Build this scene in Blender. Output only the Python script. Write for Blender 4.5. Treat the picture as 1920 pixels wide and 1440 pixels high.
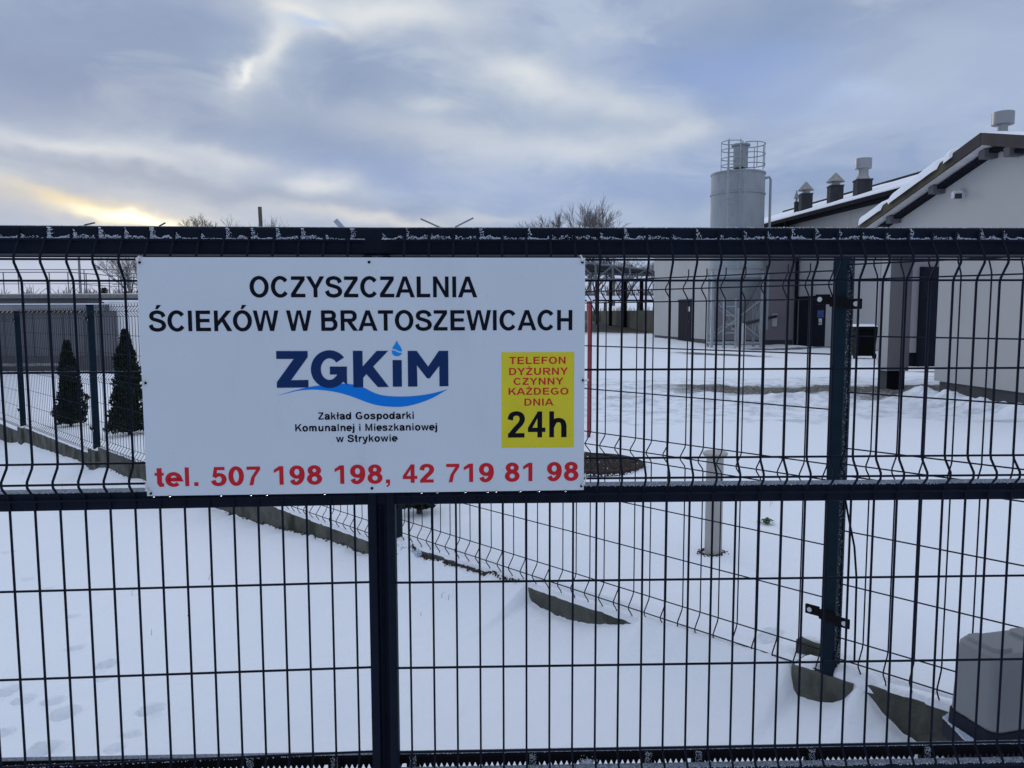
import bpy, math, random
import numpy as np
from mathutils import Matrix, Vector

random.seed(7); rng = np.random.default_rng(7)
for o in list(bpy.data.objects): bpy.data.objects.remove(o)
SC = bpy.context.scene
COL = SC.collection
EYE = 1.40            # metres from the world's zero level to the lens; all z below are given from the lens level
PI = math.pi

# ------------------------------------------------------------------ camera
F, PITCH, ROLL = 1440.56, math.radians(5.1297), math.radians(-.1316)
cd = bpy.data.cameras.new('camera'); cam = bpy.data.objects.new('camera', cd); COL.objects.link(cam)
cd.sensor_width = 36; cd.lens = F/1920*36; cd.clip_start = .05; cd.clip_end = 3000
cam.matrix_world = Matrix.Translation((0, 0, EYE)) @ Matrix.Rotation(PI/2-PITCH, 4, 'X') @ Matrix.Rotation(ROLL, 4, 'Z')
SC.camera = cam
SC.view_settings.view_transform = 'Standard'; SC.view_settings.look = 'None'
SC.view_settings.gamma = 1; SC.view_settings.use_curve_mapping = False
SC.view_settings.exposure = 0.0
SC.cycles.max_bounces = 6

# ------------------------------------------------------------------ sky
SUN_AZ, SUN_EL = math.radians(-26), math.radians(9)     # azimuth from +Y towards +X
w = bpy.data.worlds.new('World'); SC.world = w; w.use_nodes = True
nt = w.node_tree; nt.nodes.clear(); N = nt.nodes.new; Lk = nt.links.new
def mth(op, a, b=None, c=None):
    n = N('ShaderNodeMath'); n.operation = op
    for i, v in enumerate((a, b, c)):
        if v is None: continue
        if isinstance(v, (int, float)): n.inputs[i].default_value = v
        else: Lk(v, n.inputs[i])
    return n.outputs[0]
def mixc(fac, a, b):
    n = N('ShaderNodeMix'); n.data_type = 'RGBA'
    for s, v in ((n.inputs[0], fac), (n.inputs[6], a), (n.inputs[7], b)):
        if isinstance(v, (int, float)): s.default_value = v
        elif isinstance(v, tuple): s.default_value = (*v, 1)
        else: Lk(v, s)
    return n.outputs[2]
tc = N('ShaderNodeTexCoord').outputs['Generated']
sep = N('ShaderNodeSeparateXYZ'); Lk(tc, sep.inputs[0])
az = mth('ARCTAN2', sep.outputs[0], sep.outputs[1])
el = mth('ARCSINE', sep.outputs[2])
# cloud noise lives on a flat layer overhead, so it shrinks and flattens towards the horizon
den = mth('ADD', mth('MAXIMUM', sep.outputs[2], 0.0), 0.16)
cl = N('ShaderNodeCombineXYZ'); Lk(mth('DIVIDE', sep.outputs[0], den), cl.inputs[0]); Lk(mth('DIVIDE', sep.outputs[1], den), cl.inputs[1])
def noise(vec, scale, detail, rough=.5, off=(0, 0, 0), sc=(1, 1, 1), dist=0):
    mp = N('ShaderNodeMapping'); Lk(vec, mp.inputs[0]); mp.inputs['Location'].default_value = off; mp.inputs['Scale'].default_value = sc
    n = N('ShaderNodeTexNoise'); Lk(mp.outputs[0], n.inputs['Vector'])
    n.inputs['Scale'].default_value = scale; n.inputs['Detail'].default_value = detail; n.inputs['Roughness'].default_value = rough; n.inputs['Distortion'].default_value = dist
    return n
n1 = noise(cl.outputs[0], 1.1, 5, .5, (3.1, 1.2, 0), (1, 1.0, 1), .5)
n2 = noise(cl.outputs[0], 3.2, 4, .5, (7.7, 4.1, 2))
ae = N('ShaderNodeCombineXYZ'); Lk(az, ae.inputs[0]); Lk(el, ae.inputs[1])
wn = noise(ae.outputs[0], 7, 4, .55, (1.3, .7, 0), (1, 1.6, 1))
wv = N('ShaderNodeVectorMath'); wv.operation = 'MULTIPLY_ADD'
Lk(wn.outputs['Color'], wv.inputs[0]); wv.inputs[1].default_value = (.11, .065, 0); wv.inputs[2].default_value = (-.055, -.0325, 0)
wp = N('ShaderNodeVectorMath'); wp.operation = 'ADD'; Lk(ae.outputs[0], wp.inputs[0]); Lk(wv.outputs[0], wp.inputs[1])
def azel(px, py):
    x = (px-960)/F; y = -(py-720)/F
    d = Vector((x, math.cos(PITCH)+y*math.sin(PITCH), -math.sin(PITCH)+y*math.cos(PITCH))).normalized()
    return math.atan2(d.x, d.y), math.asin(d.z)
def blob(px, py, rx, ry, rot=0, soft=1.0):
    a, e = azel(px, py)
    s = N('ShaderNodeVectorMath'); s.operation = 'SUBTRACT'; Lk(wp.outputs[0], s.inputs[0]); s.inputs[1].default_value = (a, e, 0)
    r = N('ShaderNodeVectorRotate'); r.rotation_type = 'Z_AXIS'; Lk(s.outputs[0], r.inputs[0]); r.inputs['Angle'].default_value = math.radians(-rot)
    k = N('ShaderNodeVectorMath'); k.operation = 'MULTIPLY'; Lk(r.outputs[0], k.inputs[0]); k.inputs[1].default_value = (F/rx, F/ry, 0)
    l = N('ShaderNodeVectorMath'); l.operation = 'LENGTH'; Lk(k.outputs[0], l.inputs[0])
    return mth('POWER', 2.718, mth('MULTIPLY', mth('MULTIPLY', l.outputs['Value'], l.outputs['Value']), -1.0))
base = mixc(n1.outputs[0], (.235, .305, .505), (.42, .495, .69))
cr = N('ShaderNodeMapRange'); Lk(n1.outputs[0], cr.inputs[0]); cr.inputs[1].default_value = .40; cr.inputs[2].default_value = .63
base = mixc(cr.outputs[0], (.262, .35, .53), (.455, .54, .69))
cr2 = N('ShaderNodeMapRange'); Lk(n2.outputs[0], cr2.inputs[0]); cr2.inputs[1].default_value = .35; cr2.inputs[2].default_value = .7
base = mixc(mth('MULTIPLY', cr2.outputs[0], .26), base, (.50, .56, .69))
n3 = noise(ae.outputs[0], 1.0, 6, .58, (2.3, 5.1, 0), (4.6, 12, 1), .6)
cr3 = N('ShaderNodeMapRange'); cr3.interpolation_type = 'SMOOTHSTEP'; Lk(n3.outputs[0], cr3.inputs[0]); cr3.inputs[1].default_value = .50; cr3.inputs[2].default_value = .74
base = mixc(mth('MULTIPLY', cr3.outputs[0], .72), base, (.62, .68, .75))
cr4 = N('ShaderNodeMapRange'); cr4.interpolation_type = 'SMOOTHSTEP'; Lk(n3.outputs[0], cr4.inputs[0]); cr4.inputs[1].default_value = .48; cr4.inputs[2].default_value = .30
base = mixc(mth('MULTIPLY', cr4.outputs[0], .5), base, (.235, .315, .52))
# clouds that thin out higher up and towards the hidden sun
hi = N('ShaderNodeMapRange'); hi.interpolation_type = 'SMOOTHSTEP'; Lk(el, hi.inputs[0]); hi.inputs[1].default_value = .36; hi.inputs[2].default_value = 1.1
PALE = (.48, .56, .68); WHT = (.80, .82, .83); CRM = (.84, .80, .72); BLUE = (.285, .395, .68); DARK = (.24, .32, .49)
for (px, py, rx, ry, rot, amt, c) in [
    (240, 110, 330, 170, 0, .42, DARK), (610, 240, 260, 90, 0, .45, DARK), (60, 200, 200, 90, 0, .35, (.30, .34, .50)),
    (1390, 125, 190, 60, -4, .8, BLUE), (1500, 195, 200, 40, -6, .5, (.36, .47, .75)), (1270, 340, 330, 60, 5, .45, BLUE), (1860, 110, 90, 130, 0, .35, BLUE),
    (1130, 235, 200, 45, -4, .4, DARK), (780, 330, 260, 40, -6, .4, BLUE),
    (1000, 150, 220, 60, -22, .62, PALE), (985, 135, 95, 30, -15, .75, WHT), (1150, 190, 130, 30, -15, .35, WHT),
    (820, 215, 110, 60, 0, .45, PALE), (810, 188, 60, 18, 0, .4, WHT), (1110, 288, 90, 26, 0, .4, WHT), (1270, 262, 80, 20, 10, .4, WHT),
    (520, 90, 120, 70, 60, .6, PALE), (500, 82, 80, 26, 60, .8, WHT), (458, 135, 24, 10, 70, .9, (.9, .91, .9)),
    (700, 12, 200, 34, 0, .85, WHT), (560, 22, 60, 12, -20, .8, (.85, .84, .80)), (565, 30, 34, 9, 0, .75, (.44, .58, .84)),
    (1700, 120, 190, 70, 12, .35, PALE), (1550, 20, 300, 40, 0, .25, DARK), (1600, 175, 60, 14, 8, .4, (.50, .62, .86)),
(200, 268, 330, 40, -4, .5, PALE), (150, 285, 170, 20, -4, .7, WHT), (420, 300, 90, 14, -6, .45, WHT), (30, 340, 80, 10, -12, .5, CRM),
    (300, 338, 280, 15, -7, .75, DARK), (60, 372, 110, 26, -5, .7, (.30, .37, .53)), (560, 375, 200, 20, -3, .5, DARK),
    (615, 350, 55, 22, 0, .7, WHT), (720, 415, 150, 14, -4, .65, CRM), (900, 405, 80, 10, 0, .35, CRM), (1300, 412, 330, 26, 0, .40, PALE),
    (240, 385, 340, 60, -3, .38, (.70, .70, .68)), (860, 260, 240, 30, -8, .4, WHT), (230, 398, 170, 34, -4, .55, (.66, .65, .62)), (150, 378, 75, 17, -14, .75, (.95, .76, .42)), (210, 396, 110, 18, -8, .7, (.95, .80, .55)),
    (150, 540, 500, 90, 0, .9, (.46, .55, .74)), (1200, 520, 500, 80, 0, .6, (.46, .55, .74)),
    (248, 406, 72, 11, -5, 1.0, (1.5, 1.38, 1.02))]:
    base = mixc(mth('MULTIPLY', blob(px, py, rx, ry, rot), amt), base, c)
ny = N('ShaderNodeTexSky'); ny.sky_type = 'NISHITA'; ny.sun_disc = False; ny.sun_elevation = SUN_EL; ny.sun_rotation = SUN_AZ
nyc = N('ShaderNodeVectorMath'); nyc.operation = 'SCALE'; Lk(ny.outputs[0], nyc.inputs[0]); nyc.inputs['Scale'].default_value = .08
base = mixc(.02, base, nyc.outputs[0])
up = mixc(mth('MULTIPLY', hi.outputs[0], .60), base, (1.02, 1.10, 1.28))
bg = N('ShaderNodeBackground'); Lk(up, bg.inputs[0]); bg.inputs[1].default_value = 1.0
wo = N('ShaderNodeOutputWorld'); Lk(bg.outputs[0], wo.inputs[0])

sd = bpy.data.lights.new('sun', 'SUN'); so = bpy.data.objects.new('sun', sd); COL.objects.link(so)
sd.energy = .5; sd.angle = math.radians(14); sd.color = (1, .93, .82)
sdir = Vector((math.sin(SUN_AZ)*math.cos(SUN_EL), math.cos(SUN_AZ)*math.cos(SUN_EL), math.sin(SUN_EL)))
so.rotation_euler = sdir.to_track_quat('Z', 'Y').to_euler(); so.location = (0, 0, 20)

# ------------------------------------------------------------------ measuring: pixel -> place
def ray(px, py):
    dx, dy = px-960, py-720; c, s = math.cos(-ROLL), math.sin(-ROLL)
    X = c*dx-s*dy; Yd = s*dx+c*dy
    return np.array([X, F*math.cos(PITCH)-Yd*math.sin(PITCH), -F*math.sin(PITCH)-Yd*math.cos(PITCH)])
def atY(px, py, Y): v = ray(px, py); return v*Y/v[1]
def atz(px, py, z): v = ray(px, py); return v*z/v[2]
def hit(px, py, o, ang):
    v = ray(px, py); d = (math.cos(ang), math.sin(ang))
    t, s = np.linalg.solve(np.array([[v[0], -d[0]], [v[1], -d[1]]]), np.array(o[:2])); return s, t*v[2]

# ------------------------------------------------------------------ materials
def mat(name, col, rough=.6, metal=0., var=.12, scale=6., bump=0., bscale=40., spec=.5, alpha=None, dirt=None):
    m = bpy.data.materials.new(name); m.use_nodes = True; t = m.node_tree; p = t.nodes['Principled BSDF']
    p.inputs['Roughness'].default_value = rough; p.inputs['Metallic'].default_value = metal
    p.inputs['Specular IOR Level'].default_value = spec
    g = t.nodes.new('ShaderNodeNewGeometry')
    n = t.nodes.new('ShaderNodeTexNoise'); n.inputs['Scale'].default_value = scale; n.inputs['Detail'].default_value = 6; t.links.new(g.outputs['Position'], n.inputs['Vector'])
    mx = t.nodes.new('ShaderNodeMix'); mx.data_type = 'RGBA'
    mx.inputs[6].default_value = (*[c*(1-var) for c in col], 1); mx.inputs[7].default_value = (*[min(1, c*(1+var)) for c in col], 1)
    r = t.nodes.new('ShaderNodeMapRange'); r.inputs[1].default_value = .3; r.inputs[2].default_value = .7
    t.links.new(n.outputs[0], r.inputs[0]); t.links.new(r.outputs[0], mx.inputs[0]); out = mx.outputs[2]
    if dirt:
        dcol, dscale, lo, hi_ = dirt
        n3 = t.nodes.new('ShaderNodeTexNoise'); n3.inputs['Scale'].default_value = dscale; n3.inputs['Detail'].default_value = 7; n3.inputs['Roughness'].default_value = .6
        mp = t.nodes.new('ShaderNodeMapping'); mp.inputs['Scale'].default_value = (1, 1, .35); t.links.new(g.outputs['Position'], mp.inputs[0]); t.links.new(mp.outputs[0], n3.inputs['Vector'])
        r3 = t.nodes.new('ShaderNodeMapRange'); r3.inputs[1].default_value = lo; r3.inputs[2].default_value = hi_; t.links.new(n3.outputs[0], r3.inputs[0])
        m3 = t.nodes.new('ShaderNodeMix'); m3.data_type = 'RGBA'; t.links.new(r3.outputs[0], m3.inputs[0]); t.links.new(out, m3.inputs[6]); m3.inputs[7].default_value = (*dcol, 1); out = m3.outputs[2]
    t.links.new(out, p.inputs['Base Color'])
    if bump:
        b = t.nodes.new('ShaderNodeBump'); b.inputs['Strength'].default_value = bump; b.inputs['Distance'].default_value = .01
        n2_ = t.nodes.new('ShaderNodeTexNoise'); n2_.inputs['Scale'].default_value = bscale; n2_.inputs['Detail'].default_value = 5; t.links.new(g.outputs['Position'], n2_.inputs['Vector'])
        t.links.new(n2_.outputs[0], b.inputs['Height']); t.links.new(b.outputs[0], p.inputs['Normal'])
    return m
M = dict(
    gate=mat('gate_paint', (.0035, .0065, .017), .6, 0, .2, 30, .25, 300, .12),
    post=mat('fence_post_paint', (.004, .015, .026), .6, 0, .2, 20, .2, 200, .12),
    wire=mat('fence_wire_paint', (.008, .011, .022), .6, 0, .25, 40, 0, 40, .15),
    black=mat('black_plastic', (.004, .004, .006), .7, 0, .1, 6, 0, 40, .12),
    frost=mat('frost', (.66, .72, .82), .9, 0, .15, 150, .5, 300, .2),
    snow=mat('roof_snow', (.86, .88, .93), .9, 0, .04, 3, .8, 60, .2),
    sign=mat('sign_sheet', (.535, .585, .645), .45, 0, .02, 5, .03, 500, .35, dirt=((.47, .51, .57), 7, .56, .85)),
    ink=mat('black_print', (.003, .004, .010), .6, 0, .1, 6, 0, 40, .1), red=mat('red_print', (.50, .014, .024), .5, 0, .05, 6, 0, 40, .15), navy=mat('navy_print', (.002, .022, .10), .5, 0, .05, 6, 0, 40, .15),
    blue=mat('blue_print', (.0, .17, .62), .5, 0, .04, 6, 0, 40, .15), skyblue=mat('light_blue_print', (.0, .24, .70), .5, 0, .04, 6, 0, 40, .15), yellow=mat('yellow_print', (.60, .52, .022), .5, 0, .05, 20, 0, 40, .2),
    tie=mat('white_plastic', (.62, .62, .58), .5), metal=mat('zinc', (.30, .31, .325), .45, .6, .08, 3), steel=mat('bolt_steel', (.55, .55, .55), .3, .9),
    concrete=mat('weathered_concrete', (.098, .098, .085), .9, 0, .35, 9, .9, 70, .2, dirt=((.030, .036, .020), 5, .50, .68)),
    concrete2=mat('grey_concrete', (.115, .12, .105), .9, 0, .2, 1.2, .5, 20, .3, dirt=((.05, .055, .045), 1.2, .5, .75)),
    plaster=mat('pale_plaster', (.455, .45, .445), .9, 0, .05, .5, .3, 120, .2, dirt=((.40, .39, .38), .9, .52, .8)), plaster_shade=mat('shade_toned_plaster', (.27, .255, .275), .9, 0, .05, .6, .3, 120, .2),  # second plaster: shade of camera-facing walls put into its colour
    plasterm=mat('mid_plaster', (.26, .25, .265), .9, 0, .05, .6, .3, 120, .2),  # darker tone that carries the shade of the column's front
    plinth=mat('plinth_render', (.085, .085, .092), .9, 0, .15, 2, .4, 60, .2),
    fascia=mat('brown_fascia', (.062, .054, .056), .8, 0, .15, 3, 0, 40, .12), fasciay=mat('olive_fascia', (.088, .076, .056), .8, 0, .3, 3, 0, 40, .12), fascia_grey=mat('grey_beam', (.13, .13, .14), .8, 0, .15, 3, 0, 40, .12), chim=mat('chimney_cladding', (.040, .041, .048), .8, 0, .2, 4, 0, 40, .15),
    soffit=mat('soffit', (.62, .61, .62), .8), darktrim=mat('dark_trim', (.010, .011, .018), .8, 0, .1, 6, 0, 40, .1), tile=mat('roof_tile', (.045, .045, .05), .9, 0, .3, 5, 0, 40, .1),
    door=mat('dark_door', (.014, .016, .026), .85, 0, .2, 2, 0, 40, .08), silo=mat('silo_paint', (.295, .325, .345), .7, 0, .07, 1.5, 0, 1, .5, dirt=((.22, .24, .255), 2.5, .5, .8)),
    hopper=mat('hopper_steel', (.20, .215, .23), .8, 0, .12, 2), silom=mat('silo_steel', (.30, .33, .36), .6, .0, .1, 3), cap=mat('weathered_sheet', (.25, .245, .235), .6, .3, .25, 8),
    bark=mat('bare_bark', (.115, .098, .098), .95, 0, .3, 2), barkd=mat('dark_bark', (.050, .042, .040), .95, 0, .3, 2),
    thuja=mat('thuja_leaf', (.017, .028, .017), .9, 0, .5, 14, 0, 40, .1), thujab=mat('thuja_dry', (.055, .045, .028), .9, 0, .4, 14, 0, 40, .1),
    redp=mat('red_post_paint', (.26, .028, .026), .5, 0, .15, 12), iron=mat('rusty_iron', (.040, .030, .026), .9, .0, .5, 30, .8, 120, .2), skin=mat('thin_frost', (.20, .235, .28), .9, 0, .45, 160, .6, 300, .15),
    vent=mat('beige_pipe', (.40, .385, .355), .6, 0, .1, 6, .2, 60, .4, dirt=((.20, .17, .13), 7, .6, .85)), motor=mat('grey_plastic', (.205, .21, .222), .45, 0, .04, 5, .2, 400),
    motord=mat('dark_plastic', (.010, .013, .024), .6, 0, .1, 6, 0, 40, .15), bin=mat('bin_plastic', (.003, .004, .004), .7, 0, .1, 6, 0, 40, .1), tank=mat('tank_concrete', (.19, .195, .22), .9, 0, .1, .8, .3, 10, .2, dirt=((.11, .11, .12), .9, .5, .8)),
    tankd=mat('grey_panel', (.115, .115, .13), .85, 0, .08, .7, .2, 10), blockw=mat('block_wall', (.80, .79, .80), .85, 0, .05, .8), white=mat('white_wall', (.60, .60, .64), .85, 0, .05, .8),
    rail=mat('galvanised_rail', (.20, .22, .25), .5, .3, .15, 3), hazy=mat('hazard_yellow', (.40, .34, .10), .6), grass=mat('dry_grass', (.13, .12, .07), .9, 0, .4, 30), leaf=mat('green_leaf', (.06, .09, .03), .7, 0, .4, 60),
    dirt=mat('wet_soil', (.05, .042, .034), .9, 0, .4, 30, .8, 60), lens=mat('dark_glass', (.01, .01, .012), .15), truss=mat('truss_steel', (.15, .165, .19), .6, .2, .15, 2), lamp=mat('lamp_head', (.34, .37, .42), .4, .3, .1, 4), lampd=mat('dark_lamp_head', (.05, .05, .055), .5),
    poster=mat('door_notice_blue', (.06, .10, .30), .6, 0, .6, 14, 0, 40, .2), paper=mat('paper', (.6, .6, .62), .7), wood=mat('old_pole', (.10, .09, .07), .9, 0, .3, 8))
drop = bpy.data.materials.new('water_drop'); drop.use_nodes = True
dp = drop.node_tree.nodes['Principled BSDF']; dp.inputs['Base Color'].default_value = (.9, .93, 1, 1); dp.inputs['Roughness'].default_value = .03; dp.inputs['Transmission Weight'].default_value = 1; dp.inputs['IOR'].default_value = 1.33; M['drop'] = drop

# ------------------------------------------------------------------ mesh helpers (z counted from the lens level)
def tag(o, label=None, cat=None, group=None, kind=None):
    for k, v in (('label', label), ('category', cat), ('group', group), ('kind', kind)):
        if v: o[k] = v
    return o
def empty(name, loc, label, cat, group=None):
    o = bpy.data.objects.new(name, None); COL.objects.link(o); o.location = (loc[0], loc[1], loc[2]+EYE); o['_l'] = 0
    o.empty_display_size = .2; del o['_l']
    return tag(o, label, cat, group)
class MB:
    def __init__(s): s.v = []; s.f = []; s.m = []; s.k = 0
    def add(s, vs, fs):
        n = len(s.v); s.v += [tuple(map(float, v)) for v in vs]; s.f += [tuple(i+n for i in f) for f in fs]; s.m += [s.k]*len(fs); return s
    def box(s, c, d, ang=0, tilt=None):
        ca, sa = math.cos(ang), math.sin(ang); vs = []
        for x in (-.5, .5):
            for y in (-.5, .5):
                for z in (-.5, .5):
                    X, Y = x*d[0], y*d[1]; vs.append((c[0]+X*ca-Y*sa, c[1]+X*sa+Y*ca, c[2]+z*d[2]))
        return s.add(vs, [(0, 1, 3, 2), (4, 6, 7, 5), (0, 4, 5, 1), (2, 3, 7, 6), (0, 2, 6, 4), (1, 5, 7, 3)])
    def prism(s, pts, z0, z1):
        n = len(pts); a = sum(pts[i][0]*pts[(i+1) % n][1]-pts[(i+1) % n][0]*pts[i][1] for i in range(n))
        if a < 0: pts = pts[::-1]
        vs = [(p[0], p[1], z0) for p in pts]+[(p[0], p[1], z1) for p in pts]
        return s.add(vs, [tuple(range(n))[::-1], tuple(range(n, 2*n))]+[(i, (i+1) % n, (i+1) % n+n, i+n) for i in range(n)])
    def slab(s, A, B):      # two matching rings of points
        n = len(A); return s.add(list(A)+list(B), [tuple(range(n))[::-1], tuple(range(n, 2*n))]+[(i, (i+1) % n, (i+1) % n+n, i+n) for i in range(n)])
    def tube(s, pts, r, n=6, caps=True, r2=None):
        pts = [Vector(p) for p in pts]; L = len(pts); rings = []
        t0 = (pts[1]-pts[0]).normalized(); ref = Vector((0, 0, 1)) if abs(t0.z) < .9 else Vector((1, 0, 0)); u = t0.cross(ref).normalized()
        base = len(s.v)
        for i, p in enumerate(pts):
            t = (pts[min(i+1, L-1)]-pts[max(i-1, 0)]).normalized(); u = (u-t*u.dot(t)).normalized(); v = t.cross(u)
            rr = r if r2 is None else r+(r2-r)*i/(L-1)
            for k in range(n): s.v.append(tuple(p+(u*math.cos(2*PI*k/n)+v*math.sin(2*PI*k/n))*rr))
        nf = 0
        for i in range(L-1):
            for k in range(n): s.f.append((base+i*n+k, base+i*n+(k+1) % n, base+(i+1)*n+(k+1) % n, base+(i+1)*n+k)); nf += 1
        if caps: s.f.append(tuple(base+k for k in range(n))[::-1]); s.f.append(tuple(base+(L-1)*n+k for k in range(n))); nf += 2
        s.m += [s.k]*nf; return s
    def lathe(s, c, prof, n=24, a0=0, a1=2*PI):
        full = abs(a1-a0-2*PI) < 1e-6; m = n if full else n+1; b = len(s.v)
        for r, z in prof:
            for k in range(m):
                a = a0+(a1-a0)*k/n; s.v.append((c[0]+r*math.cos(a), c[1]+r*math.sin(a), c[2]+z))
        fs = []
        for i in range(len(prof)-1):
            for k in range(n): k2 = (k+1) % m; fs.append((b+i*m+k, b+i*m+k2, b+(i+1)*m+k2, b+(i+1)*m+k))
        if full: fs.append(tuple(b+k for k in range(m))[::-1]); fs.append(tuple(b+(len(prof)-1)*m+k for k in range(m)))
        s.f += fs; s.m += [s.k]*len(fs); return s
    def grain(s, p, r):
        a = [(r*random.uniform(.6, 1.3)) for _ in range(6)]; x, y, z = p
        return s.add([(x+a[0], y, z), (x-a[1], y, z), (x, y+a[2], z), (x, y-a[3], z), (x, y, z+a[4]), (x, y, z-a[5])],
                     [(0, 2, 4), (2, 1, 4), (1, 3, 4), (3, 0, 4), (2, 0, 5), (1, 2, 5), (3, 1, 5), (0, 3, 5)])
    def build(s, name, mt, parent=None, smooth=False, loc=None):
        mts = mt if isinstance(mt, (list, tuple)) else [mt]
        if parent is not None:
            lx, ly, lz = parent_loc(parent)
        elif loc is not None: lx, ly, lz = loc[0], loc[1], loc[2]+EYE
        else:
            A = np.array(s.v); lx, ly = A[:, 0].mean(), A[:, 1].mean(); lz = A[:, 2].min()+EYE
        vs = [(x-lx, y-ly, z+EYE-lz) for x, y, z in s.v]
        me = bpy.data.meshes.new(name); me.from_pydata(vs, [], s.f)
        for q in mts: me.materials.append(q)
        if len(mts) > 1: me.polygons.foreach_set('material_index', s.m)
        if smooth: me.polygons.foreach_set('use_smooth', [True]*len(me.polygons))
        me.update(); o = bpy.data.objects.new(name, me); COL.objects.link(o)
        if parent is not None: o.parent = parent
        else: o.location = (lx, ly, lz)
        return o
def parent_loc(p):
    l = Vector(p.location)
    while p.parent is not None: p = p.parent; l = l+Vector(p.location)
    return l
def smooth_angle(o, deg=35):
    me = o.data; me.polygons.foreach_set('use_smooth', [True]*len(me.polygons))
    try: me.set_sharp_from_angle(angle=math.radians(deg))
    except Exception: pass
    return o
def bevel(o, wd, seg=2):
    b = o.modifiers.new('bevel', 'BEVEL'); b.width = wd; b.segments = seg; b.limit_method = 'ANGLE'; return o
def inst(name, me, parent, loc, rz=0):
    o = bpy.data.objects.new(name, me); COL.objects.link(o); o.parent = parent
    l = parent_loc(parent); o.location = (loc[0]-l.x, loc[1]-l.y, loc[2]+EYE-l.z); o.rotation_euler = (0, 0, rz); return o

# ------------------------------------------------------------------ value noise for the ground
def vnoise(x, y, seed=0):
    xi = np.floor(x).astype(np.int64); yi = np.floor(y).astype(np.int64); xf = x-xi; yf = y-yi
    def h(a, b):
        n = (a*374761393+b*668265263+seed*982451653) & 0x7fffffff; n = (n ^ (n >> 13))*1274126177 & 0x7fffffff; return ((n ^ (n >> 16)) & 0xffff)/65535.
    u = xf*xf*(3-2*xf); v = yf*yf*(3-2*yf)
    return (h(xi, yi)*(1-u)+h(xi+1, yi)*u)*(1-v)+(h(xi, yi+1)*(1-u)+h(xi+1, yi+1)*u)*v-.5
def fbm(x, y, o=4, seed=0):
    r = 0; a = 1
    for k in range(o): r = r+a*vnoise(x*2**k+17.3*k, y*2**k-9.1*k, seed+k); a *= .5
    return r
# fence line: point FO, direction FD (s runs to the near right), normal FN to the yard side
FO = np.array([-.112, 3.836]); FA = math.radians(-45.23); FD = np.array([math.cos(FA), math.sin(FA)]); FN = np.array([-FD[1], FD[0]])
def fp(s, d=0): return FO+FD*s+FN*d
SF = [(-60, -3.5), (-14, -2.0), (-10.2, -1.84), (-9.55, -1.76), (-9.3, -1.72), (-6.9, -1.65), (-6.44, -1.695), (-5.9, -1.60), (-5.2, -1.6), (-4.9, -1.57), (-2.94, -1.55), (-2.58, -1.53), (-1.95, -1.486), (-1.4, -1.447), (-1.1, -1.444), (-.8, -1.407),
      (-.72, -1.36), (-.66, -1.285), (-.6, -1.30), (-.55, -1.34), (-.29, -1.331), (-.15, -1.312), (.0, -1.318), (.06, -1.290), (.1, -1.305), (.2, -1.30), (.285, -1.285), (.298, -1.30), (.303, -1.362), (.34, -1.378), (.476, -1.396), (.638, -1.388), (.789, -1.361), (.926, -1.316),
      (.97, -1.285), (1.05, -1.275), (1.3, -1.262), (1.5, -1.255), (1.60, -1.255), (1.626, -1.265), (1.632, -1.35), (1.66, -1.362), (1.74, -1.345), (1.80, -1.318), (1.826, -1.285), (1.845, -1.24), (1.87, -1.255), (1.93, -1.309), (2.0, -1.359), (2.1, -1.39), (2.4, -1.41), (6, -1.42), (60, -1.5)]
SO = [(-60, -3.6), (-14, -2.1), (-10, -1.92), (-6.4, -1.76), (-3, -1.58), (-.8, -1.455), (1, -1.43), (2.4, -1.42), (60, -1.5)]
SI = [(-60, -2.4), (-14, -1.75), (-9.3, -1.60), (-6.3, -1.50), (-3.4, -1.39), (-.9, -1.33), (-.7, -1.275), (1.6, -1.262), (1.8, -1.215), (2.6, -1.20), (60, -1.2)]
FOOT = [(22, 998, .5), (50, 1063, .6), (86, 1086, .8), (137, 1145, .6), (140, 1218, .9), (200, 1250, 1.1), (195, 1278, .5), (12, 1300, 1.5), (45, 1318, .9), (125, 1345, 1.7), (100, 1322, .8), (283, 1340, 1.3), (245, 1390, .6), (8, 1385, .8), (85, 1420, 1.6), (215, 1420, .6), (10, 1000, .6), (1440, 1270, 1.3), (1450, 1255, .8)]
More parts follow.
